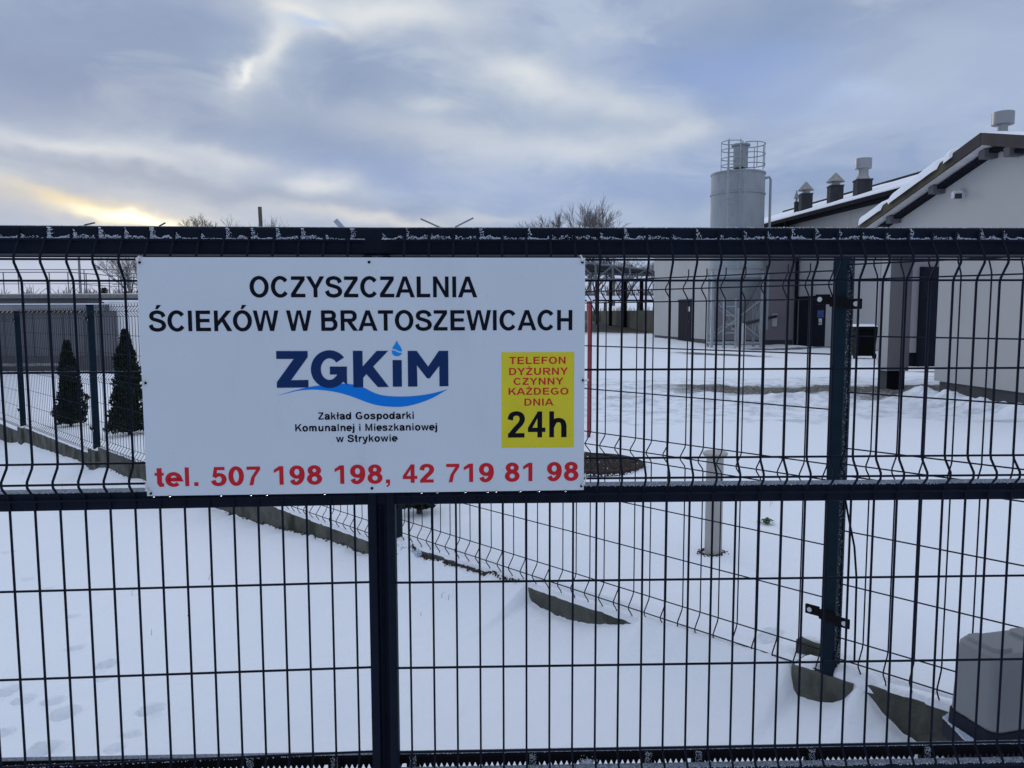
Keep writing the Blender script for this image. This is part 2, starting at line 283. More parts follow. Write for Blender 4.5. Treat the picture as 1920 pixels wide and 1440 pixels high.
def ground(X, Y):
    rx, ry = X-FO[0], Y-FO[1]; s = rx*FD[0]+ry*FD[1]; d = rx*FN[0]+ry*FN[1]
    zo = np.interp(s, *zip(*SO)); zf = sum(np.interp(s+o_, *zip(*SF)) for o_ in (-.006, 0, .006))/3+.018*fbm(s*14, s*0+.3, 4, 77)+.006*fbm(s*60, d*60, 2, 78); zi = np.interp(s, *zip(*SI))
    dd = np.maximum(-(d+.03), 0)
    slope = .10+.10*(vnoise(s*3., s*0., 5)+.5)
    out = zo+(zf-zo)*np.exp(-(dd/slope)**1.5)
    inn = -1.265-.062*np.clip(-X-.5, 0, 13)
    inn = inn-.06*np.clip((Y-14)/14, 0, 1)*(X > 3)+.10*np.clip((Y-33)/6, 0, 1)*(X > 3)
    far = np.clip((np.hypot(X, Y)-50)/100, 0, 3)
    inn = inn+far*3.4
    inn = inn+(zi-inn)*np.exp(-np.maximum(d, 0)/.9)
    out = out+np.clip((np.hypot(X, Y)-60)/100, 0, 3)*2
    t = np.clip((d+.03)/.06, 0, 1); z = out*(1-t)+inn*t
    z = z+.022*fbm(X*1.3, Y*1.3, 3, 3)+.004*fbm(X*9, Y*9, 3, 9)*np.clip(6/np.maximum(Y, 1), 0, 1)
    # trodden snow in the yard
    tr = np.exp(-((Y-11.6-.1*X)/2.6)**2)*np.clip((X+1)/3, 0, 1)*(d > 0)
    z = z+tr*(.075*fbm(X*2.2, Y*2.2, 3, 21)+.06*np.abs(fbm(X*5, Y*5, 3, 22)))
    # wheel ruts cut through it
    yc = 13.0-.02*(X-2.5)+.12*fbm(X*.8, X*0, 2, 31)
    z = z-.04*np.exp(-((Y-yc)/.45)**2)*np.clip((X-1.5)/1.5, 0, 1)*(X < 8)
    # shovelled banks along the service building
    wl = (7.138-.0694*Y)-X
    bank = np.exp(-((wl-.28)/.26)**2)*np.clip((11.75-Y)/.25, 0, 1)*np.clip((Y-6)/.5, 0, 1)
    z = z+bank*(.10+.16*np.clip(fbm(Y*1.5, X*.8+2, 3, 44), -.4, 1)+.05*fbm(X*9, Y*9, 3, 45))
    bk = np.exp(-((X-(15.1-.1167*Y))/.8)**2)*(Y > 20)*(Y < 33); z = z+bk*(.05+.12*np.clip(fbm(X*1.5, Y*1.2, 3, 51), -.3, 1))
    return z
def feet(X, Y, z):
    for px, py, k in FOOT:
        zz = -1.46 if px < 600 else -1.41
        p = atz(px, py, zz); dx = (X-p[0]); dy = (Y-p[1])/1.25; r = np.sqrt(dx*dx+dy*dy)/(.0255*math.sqrt(k)*1.05)*(1+.35*vnoise(X*40, Y*40, 61))
        z = z-.075*min(k, 1.2)*np.exp(-r**4)+.012*min(k, 1.2)*np.exp(-((r-1.35)/.3)**2)*(.6+vnoise(X*30, Y*30, 63))
    return z
def axis(parts):
    a = [];
    for lo, hi_, st in parts: a += list(np.arange(lo, hi_, st))
    return np.array(a)
gs = list(-60-np.geomspace(2, 900, 26))[::-1]+list(axis([(-60, -20, 2.), (-20, -10, .3), (-10, -4, .07), (-4, -2.2, .03), (-2.2, 2.7, .014), (2.7, 5, .06), (5, 20, .35), (20, 60, 2)]))+list(60+np.geomspace(1, 900, 26))
gd = list(-30-np.geomspace(1, 600, 20))[::-1]+list(axis([(-30, -10, 1.5), (-10, -5, .3), (-5, -3.2, .08), (-3.2, -.06, .015)]))+[-.045, -.031, -.029, .02, .031]+list(axis([(.05, 1, .03), (1, 4, .06), (4, 14, .055), (14, 34, .4), (34, 80, 2.5)]))+list(80+np.geomspace(1, 900, 26))
gs = np.array(gs); gd = np.array(gd)
S_, D_ = np.meshgrid(gs, gd); GX = FO[0]+FD[0]*S_+FN[0]*D_; GY = FO[1]+FD[1]*S_+FN[1]*D_
GZ = feet(GX, GY, ground(GX, GY))
def gz(x, y): return float(ground(np.array([float(x)]), np.array([float(y)]))[0])
me = bpy.data.meshes.new('snow_ground'); nr, nc = GX.shape
idx = np.arange(nr*nc).reshape(nr, nc); fc = np.stack([idx[:-1, :-1], idx[:-1, 1:], idx[1:, 1:], idx[1:, :-1]], -1).reshape(-1, 4)
co = np.stack([GX, GY, GZ+EYE], -1).reshape(-1, 3)
me.vertices.add(len(co)); me.vertices.foreach_set('co', co.ravel()); me.loops.add(fc.size); me.loops.foreach_set('vertex_index', fc.ravel().astype(np.int32))
me.polygons.add(len(fc)); me.polygons.foreach_set('loop_start', np.arange(0, fc.size, 4)); me.polygons.foreach_set('loop_total', np.full(len(fc), 4)); me.update(calc_edges=True)
me.polygons.foreach_set('use_smooth', [True]*len(fc))
# snow with slush, wet tracks and bare asphalt
gm = bpy.data.materials.new('snow_cover'); gm.use_nodes = True; nt = gm.node_tree; N = nt.nodes.new; Lk = nt.links.new; p = nt.nodes['Principled BSDF']
pos = N('ShaderNodeNewGeometry').outputs['Position']; sp = N('ShaderNodeSeparateXYZ'); Lk(pos, sp.inputs[0]); X_, Y_ = sp.outputs[0], sp.outputs[1]
wn = noise(pos, 1.6, 5, .6); wn2 = noise(pos, 6., 5, .6, (5, 2, 1)); fine = noise(pos, 22, 6, .65); lowf = noise(pos, .6, 3, .5)
wob = mth('ADD', mth('MULTIPLY', mth('SUBTRACT', wn.outputs[0], .5), 1.1), mth('MULTIPLY', mth('SUBTRACT', wn2.outputs[0], .5), .5))
def band(cy, hw, x0, x1, sx=0., amp=1.):   # a wet track at Y = cy + sx*X, from x0 to x1
    y = mth('ADD', mth('SUBTRACT', mth('SUBTRACT', Y_, cy), mth('MULTIPLY', X_, sx)), mth('MULTIPLY', wob, amp))
    e = mth('SUBTRACT', hw, mth('ABSOLUTE', y))
    cx, hx = (x0+x1)/2, (x1-x0)/2
    ex = mth('SUBTRACT', hx, mth('ABSOLUTE', mth('SUBTRACT', mth('ADD', X_, mth('MULTIPLY', wob, 1.3)), cx)))
    k = mth('MINIMUM', mth('MULTIPLY', e, 4.5), mth('MULTIPLY', ex, 1.4)); n = N('ShaderNodeClamp'); Lk(k, n.inputs[0]); return n.outputs[0]
msk = band(13.1, .85, 2.4, 8.8, -.03, .7)
for args in ((11.55, .22, 1.35, 2.1, 0, .35), (12.25, .85, 5.0, 9, .0, .6), (13.9, .12, .6, 2.4, -.1, .8), (10.1, .16, 5.3, 6.1, -.2, .5), (29.3, .8, 8.6, 12.2, 0, 1.2), (33.6, 1.0, 5.4, 8.2, -1.2, 1.2), (21.5, .35, 8.6, 12.5, -.5, 1.0), (66, 12, 3.5, 11, -.5, 3)):
    msk = mth('MAXIMUM', msk, band(*args))
# grass and dirt showing where snow lies thin on the near kerb
c1 = mixc(lowf.outputs[0], (.80, .84, .905), (.87, .895, .935))
slush = mixc(wn2.outputs[0], (.045, .042, .035), (.15, .14, .12))
brk = N('ShaderNodeMapRange'); Lk(fine.outputs[0], brk.inputs[0]); brk.inputs[1].default_value = .28; brk.inputs[2].default_value = .5
trod = band(11.8, 3.2, -1, 12, .1, 1.6); tn = noise(pos, 3.2, 6, .68, (2, 8, 3)); tr_ = N('ShaderNodeMapRange'); Lk(tn.outputs[0], tr_.inputs[0]); tr_.inputs[1].default_value = .46; tr_.inputs[2].default_value = .62
c1 = mixc(mth('MULTIPLY', mth('MULTIPLY', trod, tr_.outputs[0]), .8), c1, (.50, .55, .62))
colr = mixc(mth('MULTIPLY', msk, mth('ADD', mth('MULTIPLY', brk.outputs[0], .5), .5)), c1, slush); Lk(colr, p.inputs['Base Color'])
p.inputs['Roughness'].default_value = .85; p.inputs['Specular IOR Level'].default_value = .25
p.inputs['Subsurface Weight'].default_value = .0
bp = N('ShaderNodeBump'); bp.inputs['Strength'].default_value = .55; bp.inputs['Distance'].default_value = .012
gr = noise(pos, 55, 4, .7); Lk(mth('ADD', mth('MULTIPLY', fine.outputs[0], .8), mth('MULTIPLY', gr.outputs[0], .35)), bp.inputs['Height']); Lk(bp.outputs[0], p.inputs['Normal'])
me.materials.append(gm); go = bpy.data.objects.new('ground', me); COL.objects.link(go); tag(go, 'snow covered ground of the plant yard and the verge before the gate', kind='structure')

# ------------------------------------------------------------------ the gate
LO, LA = np.array([-.3353, 1.6016]), math.radians(4.1627)
RO, RA = np.array([-.2199, 1.6004]), math.radians(1.5278)
def lp(side, s, off=0):
    o, a = (LO, LA) if side < 0 else (RO, RA); return o+s*np.array([math.cos(a), math.sin(a)])+off*np.array([-math.sin(a), math.cos(a)])
gate = empty('sliding_gate', (-.28, 1.61, -1.38), 'dark blue grey sliding gate of welded wire mesh with frosted top rail', 'gate')
WR = .0025
ZW = [.153, .112, .0707, -.1145, -.3026, -.341, -.3796, -.5687, -.758, -.949, -.988, -1.027]   # horizontal wires
APEX = {.112, -.341, -.988}
prof = [(.1725, 0), (.160, 0), (.150, -.003), (.118, -.024), (.106, -.024), (.076, -.003), (.066, 0), (-.300, 0), (-.311, -.003), (-.335, -.024), (-.347, -.024), (-.371, -.003), (-.381, 0), (-.948, 0), (-.958, -.003), (-.982, -.024), (-.994, -.024), (-1.018, -.003), (-1.028, 0), (-1.065, 0)]
wm = MB().tube([(0, y, z) for z, y in prof], WR, 6); wmo = wm.build('vertical_wire', M['gate'], None, loc=(0, 0, -EYE)); smooth_angle(wmo, 60); wme = wmo.data
bpy.data.objects.remove(wmo)
NL, NR = 26, 38
for k in range(-NL, 1): p_ = lp(-1, .05*k); inst('vertical_wire', wme, gate, (p_[0], p_[1], -EYE), LA)
for k in range(0, NR+1): p_ = lp(1, .05*k); inst('vertical_wire', wme, gate, (p_[0], p_[1], -EYE), RA)
wmo = None
for z in ZW:
    off = -.0225 if z in APEX else .0
    for side, s0, s1 in ((-1, -.05*NL-.02, .03), (1, -.03, .05*NR+.02)):
        a, b = lp(side, s0, off-.0035), lp(side, s1, off-.0035); smooth_angle(MB().tube([(*a, z), (*b, z)], WR, 6).build('horizontal_wire', M['gate'], gate), 60)
def rail(name, side, s0, s1, o0, o1, z0, z1, m=None, bv=.004, par=None):
    q = [lp(side, s0, o0), lp(side, s1, o0), lp(side, s1, o1), lp(side, s0, o1)]
    return bevel(MB().prism(q, z0, z1).build(name, m or M['gate'], par or gate), bv)
for side, s0, s1 in ((-1, -1.45, .055), (1, -.058, 2.05)):
    rail('rod', side, s0, s1, -.001, .004, .1175, .1205, bv=.0005)
def bent(o0, o1, s0=-1.45, s1=2.05):
    m = lambda o_: (lp(-1, .0575, o_)+lp(1, -.0575, o_))/2
    return [lp(-1, s0, o0), m(o0), lp(1, s1, o0), lp(1, s1, o1), m(o1), lp(-1, s0, o1)]
for nm, o0, o1, z0, z1 in (('top_rail', .004, .064, .1245, .1795), ('middle_rail', .004, .044, -.402, -.3655), ('bottom_beam', .004, .026, -1.12, -1.003)):
    bevel(MB().prism(bent(o0, o1), z0, z1).build(nm, M['gate'], gate), .004)
cx = (lp(-1, .0565)+lp(1, -.0585))/2; ca = (LA+RA)/2
for dx in (-.0195, .0195):
    q = cx+dx*np.array([math.cos(ca), math.sin(ca)]); bevel(MB().box((q[0], q[1]+.012, -.46), (.0185, .036, 1.165), ca).build('stile', M['gate'], gate), .003)
bevel(MB().box((cx[0], cx[1]+.022, -.46), (.0205, .022, 1.16), ca).build('stile_web', M['gate'], gate), .001)
MB().tube([(cx[0], cx[1]+.009, .12), (cx[0], cx[1]+.009, -1.03)], .0022, 6).build('vertical_wire', M['gate'], gate)
# end posts of the leaf, outside the picture
rail('stile', -1, -1.47, -1.43, .0, .05, -1.12, .18); rail('stile', 1, 2.03, 2.07, .0, .05, -1.12, .18)
# toothed rack behind the bottom beam, with its lugs
def s_of(px): return hit(px, 1415, RO+np.array([0, .036]), RA)[0]
lugs = [s_of(x) for x in (470, 628, 775, 1000, 1216, 1310, 1522, 1738)]
cuts = [-1.2]+lugs+[2.0]
def rack(s0, s1, teeth=True):
    b = MB(); n = max(1, int((s1-s0)/.01257)); z0 = -.9765; z1 = -.9985; z2 = -1.0085
    b.prism([lp(1, s0, .036), lp(1, s1, .036), lp(1, s1, .048), lp(1, s0, .048)], z1, z0)
    b.prism([lp(1, s0, .033), lp(1, s1, .033), lp(1, s1, .036), lp(1, s0, .036)], z0-.006, z0-.001)
    if teeth:
        for k in range(n):
            a = s0+k*.01257; A = []; B = []
            for (ds, z) in ((0, z1), (.0115, z1), (.0075, z2), (.004, z2)):
                A.append((*lp(1, a+ds, .036), z)); B.append((*lp(1, a+ds, .048), z))
            b.slab(A[::-1], B[::-1])
    return b.build('rack_segment', M['black'], gate)
for a, b in zip(cuts[:-1], cuts[1:]): rack(a+.014, b-.014)
for l in lugs:
    mb = MB()
    for ds in (-.011, .011): mb.prism([lp(1, l+ds-.003, .030), lp(1, l+ds+.003, .030), lp(1, l+ds+.003, .048), lp(1, l+ds-.003, .048)], -1.03, -.977)
    mb.prism([lp(1, l-.0075, .034), lp(1, l+.0075, .034), lp(1, l+.0075, .046), lp(1, l-.0075, .046)], -1.03, -.979); bevel(mb.build('rack_lug', M['black'], gate), .0015)
# frost: rims on the rails and drifts caught between wires and top rail
fr = MB()
for side, k0, k1 in ((-1, -NL, 0), (1, -1, NR)):
    for k in range(k0, k1+(1 if side < 0 else 0)):
        amt = random.choice((.45, .8, 1.0, 1.3, 1.7))*random.uniform(.7, 1.2)*(1.1 if side < 0 else .8)
        w0 = .05 if not (side < 0 and k == 0) else .035
        n = int(230*amt*(1 if side < 0 else .75))
        for _ in range(n):
            if random.random() < (.62 if side < 0 else .80):      # along the wire
                u = random.uniform(.003, w0-.003); h = .0085*random.random()**.8*max(.12, .5+1.3*float(fbm(np.array([(k+side*50)*1.7+u*70]), np.array([.2]), 3, 11)[0]))
            else:                          # corner drift against the left wire
                u = .004+abs(random.gauss(0, .0042)); hm = .026*amt*math.exp(-((u-.003)/.011)); h = random.uniform(0, max(.003, hm))
            q = lp(side, .05*k+u, random.uniform(-.001, .003)); fr.grain((q[0], q[1], .1555+min(h, .0215)), random.uniform(.0005, .0013))
def strip(side, s0, s1, o0, o1, z, n, r0=.0006, r1=.0014, hh=.0015):
    for _ in range(n):
        q = lp(side, random.uniform(s0, s1), random.uniform(o0, o1)); fr.grain((q[0], q[1], z+random.uniform(0, hh)), random.uniform(r0, r1))
for side, s0, s1 in ((-1, -1.0, .0), (1, -.0, 1.6)):
    L = s1-s0
    strip(side, s0, s1, .004, .02, .180, int(900*L)); strip(side, s0, s1, .003, .04, -.3655, int(1900*L)); strip(side, s0, s1, .003, .026, -1.003, int(2200*L)); strip(side, s0, s1, .033, .048, -.9765, int(700*L))
for l in lugs:
    for _ in range(110): q = lp(1, l+random.uniform(-.008, .008), random.uniform(.031, .034)); fr.grain((q[0], q[1], random.uniform(-1.006, -.979)), random.uniform(.0005, .0011))
for _ in range(260): q = lp(1, s_of(1100)+random.gauss(0, .008), .028); fr.grain((q[0], q[1], -1.003+abs(random.gauss(0, .006))), .0011)
fo = fr.build('frost', M['frost'], gate); fo['kind'] = 'stuff'
fs_ = MB()      # the thin frost skin on the rail tops
for o0, o1, z in ((.006, .062, .1797), (.006, .042, -.3653), (.006, .024, -1.0028)): fs_.prism(bent(o0, o1), z, z+.0012)
fs_.prism([lp(1, -1.15, .0345), lp(1, 2.0, .0345), lp(1, 2.0, .0475), lp(1, -1.15, .0475)], -.9763, -.975)
fs_.build('frost_skin', M['skin'], gate)

# ------------------------------------------------------------------ the sign
SGA = math.radians(2.9); SG0 = np.array([-.3, 1.551])
def sg(px, py): return hit(px, py, SG0, SGA)
cTL, cTR, cBL, cBR = sg(257, 483.5), sg(1096, 482), sg(274, 932), sg(1096, 917)
sx0 = (cTL[0]+cBL[0])/2; sx1 = (cTR[0]+cBR[0])/2; sz1 = (cTL[1]+cTR[1])/2; sz0 = (cBL[1]+cBR[1])/2
def sw(s, z, off=0): return (SG0[0]+s*math.cos(SGA)-off*math.sin(SGA)*-1*-1, SG0[1]+s*math.sin(SGA)+off*math.cos(SGA), z)
sign = empty('notice_board', sw((sx0+sx1)/2, sz0, 0), 'white rectangular information board with black, red and blue lettering hung on gate', 'sign')
b = MB(); b.slab([sw(sx0, sz0, 0), sw(sx1, sz0, 0), sw(sx1, sz1, 0), sw(sx0, sz1, 0)][::-1], [sw(sx0, sz0, .003), sw(sx1, sz0, .003), sw(sx1, sz1, .003), sw(sx0, sz1, .003)][::-1])
bevel(b.build('panel', M['sign'], sign), .0008)
# lettering drawn stroke by stroke (cap height = 1)
SWd, HWd = .215, .170
def arc(cx, cy, rx, ry, a0, a1, n=14): return [(cx+rx*math.cos(math.radians(a0+(a1-a0)*i/n)), cy+ry*math.sin(math.radians(a0+(a1-a0)*i/n))) for i in range(n+1)]
def crv(P, n=6):
    P = [P[0]]+P+[P[-1]]; out = []
    for i in range(1, len(P)-2):
        for k in range(n):
            t = k/n; out.append(tuple(.5*((2*P[i][c])+(-P[i-1][c]+P[i+1][c])*t+(2*P[i-1][c]-5*P[i][c]+4*P[i+1][c]-P[i+2][c])*t*t+(-P[i-1][c]+3*P[i][c]-3*P[i+1][c]+P[i+2][c])*t**3) for c in (0, 1)))
    return out+[P[-2]]
def R(x0, y0, x1, y1): return ('P', [(x0, y0), (x1, y0), (x1, y1), (x0, y1)])
def P(*a): return ('P', list(a))
def S(pts, closed=False): return ('C' if closed else 'S', pts)
st = SWd; hb = HWd
Sc = crv([(.80, .70), (.71, .86), (.48, .93), (.25, .87), (.175, .73), (.25, .60), (.48, .53), (.71, .44), (.80, .28), (.71, .13), (.47, .068), (.22, .13), (.12, .31)])
G = {
 'O': (1.087, [S(arc(.543, .5, .38, .433, 0, 360, 30)[:-1], True)]),
 'C': (1.008, [S(arc(.53, .5, .37, .433, 37, 323, 24))]),
 'G': (1.087, [S(arc(.55, .5, .385, .433, 42, 300, 24)+[(.88, .17)]), R(.78, .10, .98, .50), R(.56, .36, .80, .525)]),
 'Z': (.853, [R(.06, 0, .80, hb), R(.08, 1-hb, .78, 1), P((.06, hb), (.30, hb), (.78, 1-hb), (.54, 1-hb))]),
 'Y': (.931, [P((0, 1), (.235, 1), (.465, .60), (.695, 1), (.93, 1), (.567, .42), (.567, 0), (.363, 0), (.363, .42))]),
 'S': (.931, [S(Sc)]),
 'A': (1.008, [P((0, 0), (.215, 0), (.504, .80), (.395, 1)), P((1.008, 0), (.793, 0), (.504, .80), (.395, 1), (.613, 1)), R(.255, .225, .755, .385)]),
 'L': (.853, [R(.10, 0, .10+st, 1), R(.10+st, 0, .80, hb)]),
 'N': (1.008, [R(.10, 0, .29, 1), R(.72, 0, .91, 1), P((.29, 1), (.29, .70), (.72, 0), (.72, .31))]),
 'I': (.388, [R(.095, 0, .295, 1)]),
 'E': (.931, [R(.10, 0, .10+st, 1), R(.10+st, 0, .86, hb), R(.10+st, 1-hb, .84, 1), R(.10+st, .435, .80, .60)]),
 'F': (.853, [R(.10, 0, .10+st, 1), R(.10+st, 1-hb, .80, 1), R(.10+st, .42, .73, .585)]),
 'K': (1.008, [R(.10, 0, .30, 1), P((.30, .50), (.30, .24), (1.0, 1), (.74, 1)), P((.455, .53), (.60, .66), (1.02, 0), (.765, 0))]),
 'W': (1.318, [P((0, 1), (.21, 1), (.36, .30), (.40, 0), (.25, 0)), P((.36, .30), (.40, 0), (.46, 0), (.66, .84), (.55, 1)), P((.66, .84), (.55, 1), (.77, 1)), P((.66, .84), (.77, 1), (.96, .30), (.92, 0), (.86, 0)), P((.96, .30), (.92, 0), (1.07, 0), (1.318, 1), (1.108, 1))]),
 'B': (1.008, [R(.10, 0, .30, 1), S([(.25, .92), (.57, .92)]+arc(.58, .745, .19, .175, 88, -88, 10)+[(.25, .565)]), S([(.25, .545), (.60, .545)]+arc(.62, .315, .22, .232, 88, -88, 12)+[(.25, .082)])]),
 'R': (1.008, [R(.10, 0, .30, 1), S([(.25, .918), (.62, .918)]+arc(.64, .715, .20, .203, 88, -88, 12)+[(.25, .512)]), P((.42, .45), (.66, .45), (1.0, 0), (.75, 0))]),
 'T': (.853, [R(.325, 0, .53, .835), R(.03, 1-hb, .825, 1)]),
 'M': (1.163, [R(.10, 0, .29, 1), R(.875, 0, 1.065, 1), P((.29, 1), (.29, .72), (.50, 0), (.582, 0), (.582, .30)), P((.875, 1), (.875, .72), (.665, 0), (.582, 0), (.582, .30))]),
 'H': (1.008, [R(.10, 0, .30, 1), R(.71, 0, .91, 1), R(.30, .43, .71, .60)]),
 'D': (1.008, [R(.10, 0, .30, 1), S([(.25, .918), (.48, .918)]+arc(.50, .5, .34, .418, 88, -88, 16)+[(.25, .082)])]),
 'U': (1.008, [S([(.20, 1), (.20, .42)]+arc(.504, .40, .304, .335, 182, 358, 14)+[(.808, .42), (.808, 1)])]),
 'a': (.776, [S(crv([(.13, .52), (.20, .64), (.38, .675), (.55, .62), (.60, .48)])+[(.605, .22), (.66, .0)]), S(crv([(.60, .43), (.35, .385), (.17, .31), (.145, .19), (.24, .068), (.42, .085), (.56, .20), (.60, .33)]))]),
 'k': (.776, [R(.08, 0, .27, 1), P((.27, .44), (.27, .22), (.74, .725), (.50, .725)), P((.36, .43), (.49, .55), (.78, 0), (.55, 0))]),
 'l': (.388, [R(.10, 0, .29, 1)]),
 'ł': (.388, [R(.10, 0, .29, 1), P((-.02, .40), (-.02, .56), (.41, .70), (.41, .54))]),
 'd': (.853, [R(.585, 0, .775, 1), S(arc(.37, .363, .235, .305, 0, 360, 22)[:-1], True)]),
 'p': (.853, [R(.085, -.28, .275, .725), S(arc(.49, .363, .235, .305, 0, 360, 22)[:-1], True)]),
 'o': (.853, [S(arc(.427, .363, .275, .305, 0, 360, 24)[:-1], True)]),
 's': (.776, [S(crv([(.62, .52), (.54, .63), (.37, .668), (.20, .62), (.16, .53), (.22, .44), (.40, .385), (.57, .32), (.625, .21), (.54, .10), (.37, .058), (.18, .10), (.11, .21)]))]),
 'r': (.543, [R(.09, 0, .28, .725), S(crv([(.20, .40), (.26, .58), (.39, .655), (.54, .63)]))]),
 'i': (.388, [R(.10, 0, .29, .725), R(.10, .83, .29, 1)]),
 'j': (.388, [S([(.195, .725), (.195, -.08), (.15, -.185), (-.02, -.20)]), R(.10, .83, .29, 1)]),
 'm': (1.241, [R(.085, 0, .27, .725), S(crv([(.18, .40), (.26, .60), (.40, .66), (.53, .61), (.575, .44)])+[(.575, 0)]), S(crv([(.575, .42), (.65, .60), (.80, .66), (.95, .61), (1.0, .44)])+[(1.0, 0)])]),
 'u': (.853, [S([(.18, .725), (.18, .28)]+crv([(.18, .26), (.24, .10), (.38, .06), (.55, .12), (.66, .30)])), R(.575, 0, .765, .725)]),
 'n': (.853, [R(.09, 0, .28, .725), S(crv([(.19, .42), (.30, .61), (.47, .662), (.62, .60), (.675, .44)])+[(.675, 0)])]),
 'h': (.853, [R(.09, 0, .28, 1), S(crv([(.19, .42), (.30, .61), (.47, .662), (.62, .60), (.675, .44)])+[(.675, 0)])]),
 'e': (.776, [S([(.15, .36), (.68, .36)]+arc(.39, .363, .28, .305, 4, 315, 22))]),
 'z': (.698, [R(.04, 0, .66, .15), R(.06, .575, .64, .725), P((.04, .15), (.27, .15), (.64, .575), (.41, .575))]),
 'w': (1.086, [P((0, .725), (.20, .725), (.325, .25), (.335, 0), (.225, 0)), P((.325, .25), (.335, 0), (.42, 0), (.543, .52), (.45, .725)), P((.543, .52), (.45, .725), (.636, .725)), P((.543, .52), (.636, .725), (.76, .25), (.75, 0), (.666, 0)), P((.76, .25), (.75, 0), (.86, 0), (1.086, .725), (.886, .725))]),
 't': (.465, [S([(.235, .98), (.235, .18), (.29, .075), (.44, .085)]), R(.01, .58, .44, .725)]),
 'y': (.776, [P((0, .725), (.205, .725), (.47, .0), (.30, 0)), S([(.68, .725), (.43, -.08), (.33, -.20), (.09, -.205)])]),
 '0': (.776, [S(arc(.388, .5, .25, .435, 0, 360, 28)[:-1], True)]),
 '1': (.776, [R(.36, 0, .555, 1), P((.10, .64), (.10, .81), (.36, 1), (.40, 1), (.40, .86), (.36, .79))]),
 '2': (.776, [S(crv([(.14, .68), (.20, .86), (.38, .93), (.56, .87), (.62, .71), (.55, .54), (.36, .34), (.16, .10)])), R(.05, 0, .71, hb)]),
 '4': (.776, [R(.42, 0, .61, 1), R(.04, .21, .74, .375), P((.04, .375), (.22, .375), (.42, .74), (.42, 1), (.44, 1))]),
 '5': (.776, [S(crv([(.12, .28), (.20, .12), (.38, .065), (.56, .14), (.64, .33), (.57, .52), (.40, .585), (.25, .54), (.17, .46)])), P((.09, .46), (.27, .48), (.33, .93), (.18, 1)), R(.18, .83, .67, 1)]),
 '7': (.776, [R(.07, .83, .71, 1), P((.52, .83), (.71, .83), (.45, .42), (.37, 0), (.18, 0), (.28, .42))]),
 '8': (.776, [S(arc(.388, .745, .205, .190, 0, 360, 20)[:-1], True), S(arc(.388, .29, .245, .225, 0, 360, 22)[:-1], True)]),
 '9': (.776, [S(arc(.375, .67, .24, .265, 0, 360, 22)[:-1], True), S(crv([(.625, .66), (.62, .42), (.54, .20), (.38, .068), (.22, .10), (.14, .25)]))]),
 '.': (.388, [R(.09, 0, .29, .2)]),
 ',': (.388, [R(.09, 0, .29, .2), P((.19, 0), (.29, 0), (.27, -.12), (.15, -.22), (.10, -.15), (.18, -.09))]),
 ' ': (.388, [])}
for c, b_ in (('Ś', 'S'), ('Ó', 'O')):
    wd, g = G[b_]; G[c] = (wd, g+[P((wd/2-.08, 1.07), (wd/2+.05, 1.07), (wd/2+.23, 1.27), (wd/2, 1.27))])
wd, g = G['Z']; G['Ż'] = (wd, g+[R(wd/2-.10, 1.07, wd/2+.10, 1.22)])
def stroke_quads(pts, closed, k=1.0):
    n = len(pts); L_, R_ = [], []
    for i, (x, y) in enumerate(pts):
        def dr(a, b): dx, dy = b[0]-a[0], b[1]-a[1]; l = math.hypot(dx, dy) or 1e-9; return dx/l, dy/l
        if closed: d1, d2 = dr(pts[i-1], pts[i]), dr(pts[i], pts[(i+1) % n])
        else: d1 = dr(pts[i-1], pts[i]) if i else dr(pts[0], pts[1]); d2 = dr(pts[i], pts[i+1]) if i < n-1 else d1
        n1_, n2_ = (-d1[1], d1[0]), (-d2[1], d2[0]); nx, ny = n1_[0]+n2_[0], n1_[1]+n2_[1]; l = math.hypot(nx, ny) or 1e-9; nx, ny = nx/l, ny/l
        c = max(.5, nx*n1_[0]+ny*n1_[1]); h = .5*math.hypot(SWd*nx, HWd*ny)*k/c
        L_.append((x+nx*h, y+ny*h)); R_.append((x-nx*h, y-ny*h))
    q = []
    for i in range(n if closed else n-1): j = (i+1) % n; q.append([R_[i], R_[j], L_[j], L_[i]])
    return q
LAY = [0]
def letters(name, text, x0, x1, yb0, yb1, yt0, m, gap=0., bold=1.0, yt1=None):
    """text whose caps stand between baseline (x0,yb0)-(x1,yb1) and cap line yt0"""
    A = sg(x0, yb0); B = sg(x1, yb1); T = sg(x0, yt0); cap = T[1]-A[1]
    adv = sum(G[c][0]+gap for c in text)-gap; l0 = {'Ś': .08}.get(text[0], .06); tot = adv-.08
    kx = (B[0]-A[0])/tot; x = -.04; mb = MB(); layer = 0
    for c in text+' ':
        wd, g = G[c]
        if c == ' ' and mb.v: mb.build(name, m, sign); mb = MB()
        for kind, pts in g:
            qs = [pts] if kind == 'P' else stroke_quads(pts, kind == 'C', bold)
            off = -(.00045+.00004*(layer % 4)); layer += 1
            for q in qs:
                vs = []
                for (u, v) in q:
                    s_ = A[0]+(x+u)*kx; z_ = A[1]+(B[1]-A[1])*((x+u)/tot)+v*cap; vs.append(sw(s_, z_, off))
                ar = sum(q[i][0]*q[(i+1) % len(q)][1]-q[(i+1) % len(q)][0]*q[i][1] for i in range(len(q)))
                mb.add(vs if ar > 0 else vs[::-1], [tuple(range(len(vs)))])
        x += wd+gap
letters('lettering', 'OCZYSZCZALNIA', 468, 893.5, 557.5, 557.5, 518, M['ink'])
letters('lettering', 'ŚCIEKÓW W BRATOSZEWICACH', 280, 1075, 621.3, 619, 582.5, M['ink'])
